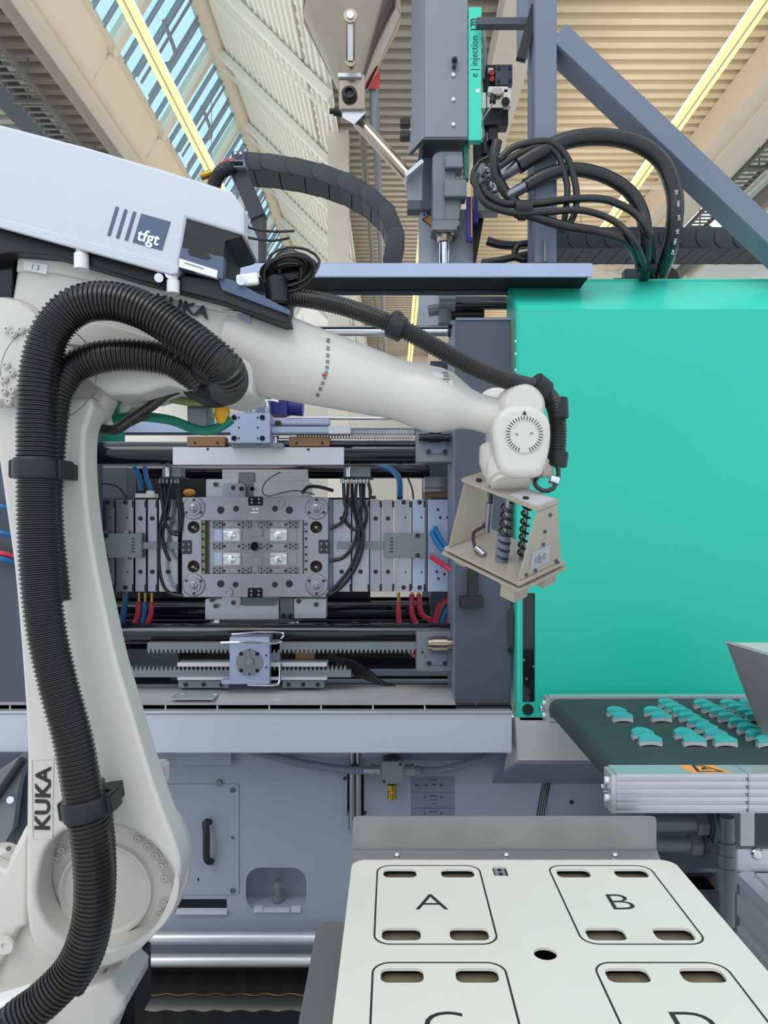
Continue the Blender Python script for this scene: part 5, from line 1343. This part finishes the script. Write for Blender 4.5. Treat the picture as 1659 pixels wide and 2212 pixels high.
def gslab(name, c0, c1, b0, b1, a0=0, a1=1, m='beige_tool'):
    A_ = [GP(a0, b0, c0), GP(a1, b0, c0), GP(a1, b1, c0), GP(a0, b1, c0)]
    return obj(name, MB().loft(A_, [p + uc * ((c1 - c0) * cg_) for p in A_]), m, gr, .001)
gslab('top_plate', -8, 0, -36, 36, -.03, 1.03)
gslab('top_tab', -10, -7, -30, 30, .62, 1.0, 'pale_plastic')  # paler than the plate: the highlight on top is put into its colour
gslab('bottom_plate', 150, 157, -80, 80, -.03, 1.06)
gslab('adapter_plate', 163, 170, -82, 82, -.05, 1.08)
gslab('spacer_bar', 156, 164, -60, 60, .05, .95, 'frame_grey')
for a0, a1, b0, b1, c1 in ((.80, 1.0, -75, -30, 205), (.80, 1.0, 25, 70, 205), (.72, .80, -60, 60, 188)):
    gslab('gripping_jaw', 170, c1, b0, b1, a0, a1)
gslab('gripping_jaw', 170, 178, -78, -62, .12, .30, 'steel')
for b_, c_ in ((10, 20), (-2, 55), (-2, 85), (-50, 142), (-20, 142), (52, 142), (60, 150)):
    p = GP(1.0, b_, c_) + ua * .004
    obj('screw', MB().cyl(p, p + ua * .003, .0035, n=10), 'frame_dark', gr)
for b_, a_ in ((-18, .15), (-18, .8), (20, .15)):
    p = GP(a_, b_, -8); obj('screw', MB().cyl(p, p - uc * .004, .006, n=12), 'black', gr)
lbp = obj('maker_plate', MB().loft([GP(1, -38, 92) + ua * .0045, GP(1, 22, 92) + ua * .0045, GP(1, 26, 135) + ua * .0045, GP(1, -42, 135) + ua * .0045], [GP(1, -38, 92) + ua * .006, GP(1, 22, 92) + ua * .006, GP(1, 26, 135) + ua * .006, GP(1, -42, 135) + ua * .006]), 'alu', gr)
Mx = Matrix.Translation(GP(1, -10, 114) + ua * .0064) @ Matrix((( ub.x, -uc.x, ua.x, 0), (ub.y, -uc.y, ua.y, 0), (ub.z, -uc.z, ua.z, 0), (0, 0, 0, 1)))
obj('maker_print', MB().text('tfgt', .024, Mx, .0003, .0004), 'unit_grey', lbp)
for a_, b_, r_ in ((.62, -30, .011), (.72, 10, .008)):
    pts = []
    turns = 7
    for j in range(turns * 12 + 1):
        t = j / (turns * 12); an = 2 * PI * turns * t
        pts.append(GP(a_, b_, 8 + 132 * t) + ua * (r_ * math.cos(an)) + ub * (r_ * math.sin(an)))
    obj('coil_spring', MB().tube(pts, .0022, 6, raw=True), 'black', gr)
    obj('spring_rod', MB().cyl(GP(a_, b_, 0), GP(a_, b_, 150), r_ * .55, n=12), 'steel', gr)
obj('guide_cylinder', MB().cyl(GP(.60, -28, 85), GP(.60, -28, 150), .013, n=18), 'frame_grey', gr)
obj('air_tube', MB().tube([GP(.35, -20, 10), GP(.34, -22, 60), GP(.30, -30, 90), GP(.2, -35, 110), GP(.28, -45, 138), GP(.4, -45, 145)], .0035, 8), 'black_hose', gr)
obj('air_fitting', MB().cyl(GP(.34, -22, 30), GP(.34, -22, 100), .007, n=10).cyl(GP(.3, -45, 138), GP(.42, -45, 146), .008, n=12), 'steel', gr)

# ================================================================== CONVEYOR
zc = H - 0.47
cv_ = thing('conveyor', 'belt conveyor with aluminium side rails running right past the green guard door', 'conveyor', (0.9, 1.85, zc - .1))
xe = 1.6
xb = 0.445
ZB = zc - .006
# belt loop with round nose
def belt_profile():
    pts = []
    r = .028; cx = xb + .028
    pts.append((xe, ZB))
    for k in range(0, 13):
        an = PI / 2 + PI * k / 12
        pts.append((cx + r * math.cos(an), ZB - r + r * math.sin(an)))
    pts.append((xe, ZB - 2 * r))
    return pts
bpv = belt_profile()
obj('belt', MB().loft([Vector((x, 1.552, z)) for x, z in bpv], [Vector((x, 2.19, z)) for x, z in bpv]), 'belt', cv_)
def rail(y0, y1, x0, name, zt_):
    m = MB(); h_ = .076; n = 5
    # ribbed profile: lands and grooves on the front
    out = []
    g = h_ / n
    pts = [(y1, zt_), (y0, zt_)]
    for k in range(n):
        zt2 = zt_ - g * k
        pts += [(y0, zt2 - g * .45), (y0 + .0045, zt2 - g * .54), (y0 + .0045, zt2 - g * .86), (y0, zt2 - g * .95)]
    pts += [(y0, zt_ - h_), (y1, zt_ - h_)]
    m.loft([Vector((x0, y, z)) for y, z in pts], [Vector((xe, y, z)) for y, z in pts])
    return obj(name, m, 'alu', cv_, smooth=False)
rail(1.495, 1.553, .436, 'side_rail', zc)
rail(2.19, 2.225, .448, 'side_rail', zc + .002)
for y, x in ((1.50, .430), (2.19, .442)):
    obj('rail_end_cap', MB().box(x - .004, x + .006, y - .004, y + .05, zc - .078, zc - .002), 'alu', cv_, .001)
    for dz in (-.02, -.055):
        obj('cap_bolt', MB().cyl((x - .01, y + .02, zc + dz), (x - .004, y + .02, zc + dz), .007, n=12), 'white', cv_)
    obj('tension_nut', MB().cyl((x - .016, y + .028, zc - .038), (x - .004, y + .028, zc - .038), .008, n=6), 'chrome', cv_)
obj('nose_roller', MB().cyl((xb + .028, 1.5, ZB - .028), (xb + .028, 2.2, ZB - .028), .024, n=24), 'chrome', cv_)
yl = obj('warning_label', MB().flat([[(.585, 1.502), (.662, 1.502), (.645, 1.55), (.575, 1.55)]], zc + .0006, .0005), 'warn_orange', cv_)
obj('warning_border', MB().flat([[(.597, 1.506), (.652, 1.506), (.622, 1.549), (.602, 1.549)], [(.604, 1.511), (.642, 1.511), (.620, 1.545), (.608, 1.545)]], zc + .0010, .0004).flat([[(.612, 1.52), (.63, 1.522), (.622, 1.53), (.628, 1.54), (.615, 1.532)]], zc + .001, .0004), 'ink', yl)
obj('rail_joint', MB().box(.6915, .693, 1.4945, 1.553, zc - .076, zc + .0003), 'casting', cv_)
for x in (.90,):
    for dx in (0, .035):
        obj('leg_profile', MB().box(x + dx - .01, x + dx + .018, 1.56, 1.60, .0, zc - .07), 'alu', cv_, .002)
    obj('leg_groove', MB().box(x + .016, x + .030, 1.565, 1.60, 0, zc - .07), 'bar_dark', cv_)
obj('leg_profile', MB().box(1.45, 1.49, 1.56, 1.60, 0, zc - .07), 'alu', cv_, .002)
obj('leg_profile', MB().box(1.45, 1.49, 2.1, 2.14, 0, zc - .07), 'alu', cv_, .002)
obj('leg_profile', MB().box(.95, .99, 2.1, 2.14, 0, zc - .07), 'alu', cv_, .002)

# moulded parts lying on the belt
spots = [(235, 305), (290, 355), (590, 305), (660, 355), (720, 225), (785, 268), (855, 310), (925, 358), (1010, 412), (1092, 468), (1178, 526), (1268, 590), (485, 520), (556, 582), (890, 522), (975, 586),
         (1060, 230), (1138, 272), (1218, 314), (1300, 362), (1402, 414), (1487, 472), (1575, 535), (1680, 595), (1312, 232), (1392, 272), (1475, 312), (1560, 355), (1490, 228)]
lab = ['back one of the leftmost pair of teal moulded pieces on the belt', 'front one of the leftmost pair of teal moulded pieces on the belt', 'back one of the second pair of teal pieces in the left-hand row', 'front one of the second pair of teal pieces in the left-hand row']
lab += ['%s teal piece from the back in the left diagonal row of eight' % k for k in ('first', 'second', 'third', 'fourth', 'fifth', 'sixth', 'seventh', 'frontmost, eighth')]
lab += ['back one of the front-left pair of teal pieces nearest the rail', 'front one of the front-left pair of teal pieces nearest the rail', 'back one of the front middle pair of teal pieces', 'front one of the front middle pair of teal pieces']
lab += ['%s teal piece from the back in the middle diagonal row' % k for k in ('first', 'second', 'third', 'fourth', 'fifth', 'sixth', 'seventh', 'eighth')]
lab += ['%s teal piece from the back in the right diagonal row by the chute' % k for k in ('first', 'second', 'third', 'fourth')] + ['teal piece behind the grey chute at the belt back edge']
def piece(top):
    """plan: slightly arched block, 50 x 30 mm; lens-shaped lid over pale skirt"""
    n = 10; hw = .0248; m = MB(); F0 = []; F1 = []; B0 = []; B1 = []; T = []
    for k in range(n + 1):
        u = -1 + 2 * k / n; x = hw * u
        yf = -.014 + .004 * (1 - u * u)       # front edge hollow
        yb = .012 - .012 * u * u + .004       # back edge bowed
        if top:
            F0.append((x, yf, .010)); B0.append((x * .97, yb, .010))
            F1.append((x, yf + .002, .018 + .002 * (1 - u * u))); B1.append((x * .95, yb, .018 + .005 * (1 - u * u)))
        else:
            F0.append((x, yf, .003 * (1 - u * u))); B0.append((x * .97, yb, 0))
            F1.append((x, yf, .010)); B1.append((x * .97, yb, .010))
    N = n + 1
    v = F0 + F1 + B1 + B0
    f = []
    for k in range(n):
        for a_, b_ in ((0, 1), (1, 2), (2, 3), (3, 0)):
            f.append((a_ * N + k, a_ * N + k + 1, b_ * N + k + 1, b_ * N + k))
    f.append((0, N, 2 * N, 3 * N)); f.append((n, 3 * N + n, 2 * N + n, N + n))
    return m.add(v, f)
protos = None
for i, (cx, cyy) in enumerate(spots):
    x = 1280 + cx * .2285; y = 1480 + cyy * .2285
    Y = F * .476 / (y - VY)
    loc = Vector(((x - VX) * Y / F, Y + .014, ZB))
    t = thing('moulded_part', lab[i], 'moulded part', loc, 'teal moulded parts on the conveyor belt')
    t.rotation_euler = (0, 0, math.radians(random.uniform(-2.5, 2.5)))
    stamp('lid', 'plid', lambda: piece(True), 'teal_plastic', t, loc)
    stamp('skirt', 'pskirt', lambda: piece(False), 'pale_plastic', t, loc)

# chute over the belt at right
cu = thing('collection_chute', 'grey sheet-metal chute leaning over the belt at the right edge', 'chute', P(1640, 1640, 1.8))
A_ = L3([(1567, 1384, 1.75), (1720, 1430, 1.62), (1720, 1600, 1.72), (1650, 1600, 1.72), (1612, 1505, 1.73)])
obj('front_sheet', MB().loft(A_, [p + Vector((.004, .006, 0)) for p in A_]), 'sheet_grey', cu)
A_ = L3([(1567, 1384, 1.75), (1590, 1388, 1.95), (1720, 1388, 1.95), (1720, 1430, 1.62)])
obj('top_flange', MB().loft(A_, [p + Vector((0, .002, -.004)) for p in A_]), 'panel_cream', cu)
A_ = L3([(1595, 1389, 1.95), (1720, 1389, 1.95), (1720, 1440, 1.95), (1610, 1430, 1.95)])
obj('rear_sheet', MB().loft(A_, [p + Vector((0, .004, 0)) for p in A_]), 'beam_cream', cu)
A_ = L3([(1720, 1388, 1.95), (1720, 1430, 1.62), (1720, 1600, 1.72), (1720, 1560, 1.95)])
obj('side_sheet', MB().loft(A_, [p + Vector((.004, 0, 0)) for p in A_]), 'sheet_grey', cu)
for y_ in (1.70, 1.93):
    obj('chute_leg', MB().box(1.02, 1.035, y_, y_ + .015, zc - .004, zc + .12), 'alu', cu)

# ================================================================== LABELLED TABLE
ZT = H - 0.60
ta_ = thing('drawer_table', 'white-topped table plate marked A, B, C and D with rounded slots', 'table', (0.22, 1.09, 0))
TX0, TX1, TY0, TY1 = -.0735, .513, .775, 1.409
holes = []
panels = [('A', -.0285, 1.118), ('B', .277, 1.118), ('C', -.0285, .806), ('D', .277, .806)]
PW, PH = .1845, .267
for n_, x, y in panels:
    for sx in (.0415, .1430):
        for sy, hs_ in ((PH - .032, .034), (.0300, .036)):
            holes.append(rr(x + sx - .029, y + sy - hs_ / 2, x + sx + .029, y + sy + hs_ / 2, .0105))
holes.append(circ(.2176, 1.0945, .0165, 32))
holes.append(rr(.178, 1.342, .203, 1.380, .004))
obj('table_plate', MB().flat([rr(TX0, TY0, TX1, TY1, .028, 8)] + holes, ZT, .004), 'table_white', ta_, smooth=False)
for n_, x, y in panels:
    o1 = rr(x, y, x + PW, y + PH, .026, 8); o2 = rr(x + .0028, y + .0028, x + PW - .0028, y + PH - .0028, .0235, 8)
    g_ = obj('panel_outline', MB().flat([o1, o2], ZT + .0003, .0004), 'ink', ta_)
    M_ = Matrix.Translation((x + PW * .5 - .001, y + PH * .475, ZT + .0003))
    obj('letter', MB().text(n_, .076, M_, .0002, -.0009, 1.08), 'ink', ta_, label='printed letter %s' % n_)
    obj('drawer_body', MB().box(x + .004, x + PW - .004, y + .004, y + PH - .004, ZT - .06, ZT - .013), 'recess', ta_)
sw = obj('switch_block', MB().box(.181, .200, 1.345, 1.377, ZT - .012, ZT - .002), 'unit_grey', ta_, .001)
for dy in (1.353, 1.369):
    obj('switch_pin', MB().cyl((.1905, dy, ZT - .002), (.1905, dy, ZT - .0005), .004, n=10), 'black', sw)
obj('table_body', MB().box(TX0 + .005, TX1 - .005, TY0 + .01, TY1 - .005, ZT - .16, ZT - .062), 'sheet_grey', ta_)
obj('body_skirt', MB().box(TX0 + .005, TX0 + .009, TY0 + .01, TY1 - .005, ZT - .10, ZT - .004).box(TX1 - .009, TX1 - .005, TY0 + .01, TY1 - .005, ZT - .10, ZT - .004).box(TX0 + .005, TX1 - .005, TY1 - .009, TY1 - .005, ZT - .10, ZT - .004), 'sheet_grey', ta_)
obj('lower_shelf', MB().flat([rr(-.145, .72, .53, 1.49, .02)], ZT - .155, .006, .001), 'sheet_grey', ta_)
obj('cabinet', MB().box(-.13, .52, .74, 1.47, .02, ZT - .162), 'panel_grey', ta_, .004)
fl_ = thing('rear_flange', 'bent stainless sheet standing up along the back edge of the white table', 'sheet', (0.2, 1.43, ZT))
fx0, fx1 = -.0735, .497
obj('upright_sheet', MB().plate([[(762, 1772), (765, 1765), (770, 1763), (1408, 1763), (1416, 1766), (1418, 1774), (1418, 1838), (760, 1838)]], 1.435, .002), 'sheet_grey', fl_)
A_ = L3([(759, 1836, 1.434), (1419, 1836, 1.434), (1428, 1860, 1.405), (756, 1860, 1.405)])
obj('foot_strip', MB().loft(A_, [p + Vector((0, 0, -.002)) for p in A_]), 'sheet_grey', fl_)
for x in (857, 1093, 1328):
    p = P(x, 1847, 1.42)
    obj('cap_screw', MB().lathe(p, (0, 0, 1), [(0, .006), (.003, .006), (.005, .004)], 14), 'chrome', fl_)

# ================================================================== LOWER RIGHT PIPEWORK
pw = thing('pipe_manifold', 'dark hydraulic pipes, nuts and valve column under the conveyor', 'pipework', P(1500, 1900, 1.95))
for y, x1, r in ((1778, 1500, 19), (1822, 1488, 17)):
    obj('pipe', MB().cyl(P(1390, y, 1.9), P(x1, y, 1.9), r * 1.9 / F, n=20), 'casting', pw)
    obj('hex_nut', MB().cyl(P(x1, y, 1.9), P(x1 + 26, y, 1.9), (r + 8) * 1.9 / F, n=6), 'casting', pw, .002)
    obj('hex_nut', MB().cyl(P(x1 + 26, y, 1.9), P(x1 + 34, y, 1.9), (r + 12) * 1.9 / F, n=24), 'frame_dark', pw)
obj('valve_column', MB().lathe(P(1570, 1998, 1.85), (0, 0, 1), [(0, .018), (.085, .018), (.085, .021), (.14, .023), (.14, .020), (.155, .020), (.155, .022), (.17, .022), (.17, .019), (.19, .019), (.19, .022), (.2, .022), (.2, .018), (.23, .017), (.26, .016)], 20), 'casting', pw)
obj('valve_flange', MB().cyl(P(1540, 1790, 1.88), P(1548, 1790, 1.88), .035, n=20).pb(1530, 1748, 1540, 1850, 1.9, .05), 'frame_grey', pw)
obj('valve_body', MB().pb(1554, 1762, 1584, 1815, 1.88, .04), 'casting', pw, .004)
obj('pump_box', MB().loft(L3([(1470, 1925, 1.9), (1556, 1925, 1.9), (1560, 2090, 1.9), (1470, 2090, 1.9)]), L3([(1490, 1930, 2.1), (1540, 1930, 2.1), (1545, 2090, 2.1), (1480, 2090, 2.1)])), 'frame_dark', pw, .003)
obj('dark_hatch', MB().pb(1480, 1893, 1545, 1922, 1.95, .02), 'bar_dark', pw)
obj('cross_rail', MB().pb(1440, 1876, 1560, 1883, 2.0, .03), 'frame_grey', pw)
obj('rear_sheet', MB().pb(1400, 1745, 1800, 2300, 2.25, .01), 'frame_dark', pw)
gb = thing('guide_profile', 'grooved aluminium profile with corner bracket running toward the viewer at lower right', 'profile', P(1640, 1880, 1.6))
br = obj('corner_bracket', MB().pb(1592, 1835, 1760, 1884, 1.58, .02), 'alu', gb, .002)
obj('bracket_bolt', MB().lathe(P(1634, 1843, 1.58), (0, -1, 0), [(0, .012), (.004, .012), (.007, .009), (.007, .004)], 20), 'chrome', gb)
zt_ = P(0, 1886, 1.57).z; x0 = P(1592, 0, 1.57).x
prf = [(x0, 0), (x0 + .020, 0), (x0 + .023, -.006), (x0 + .035, -.006), (x0 + .038, 0), (x0 + .08, 0), (x0 + .08, -.16), (x0, -.16), (x0, -.11), (x0 + .006, -.105), (x0 + .006, -.09), (x0, -.085), (x0, -.045), (x0 + .006, -.04), (x0 + .006, -.025), (x0, -.02)]
obj('profile_bar', MB().loft([Vector((x, .75, zt_ + z)) for x, z in prf], [Vector((x, 1.57, zt_ + z)) for x, z in prf]), 'alu', gb, smooth=False)
obj('profile_leg', MB().box(x0 + .02, x0 + .06, .9, .94, 0, zt_ - .16).box(x0 + .02, x0 + .06, 1.5, 1.54, 0, zt_ - .16), 'alu', gb)
obj('cross_profile', MB().box(TX1 + .03, x0 + .02, 1.38, 1.42, zt_ - .2, zt_ - .16), 'alu', gb)
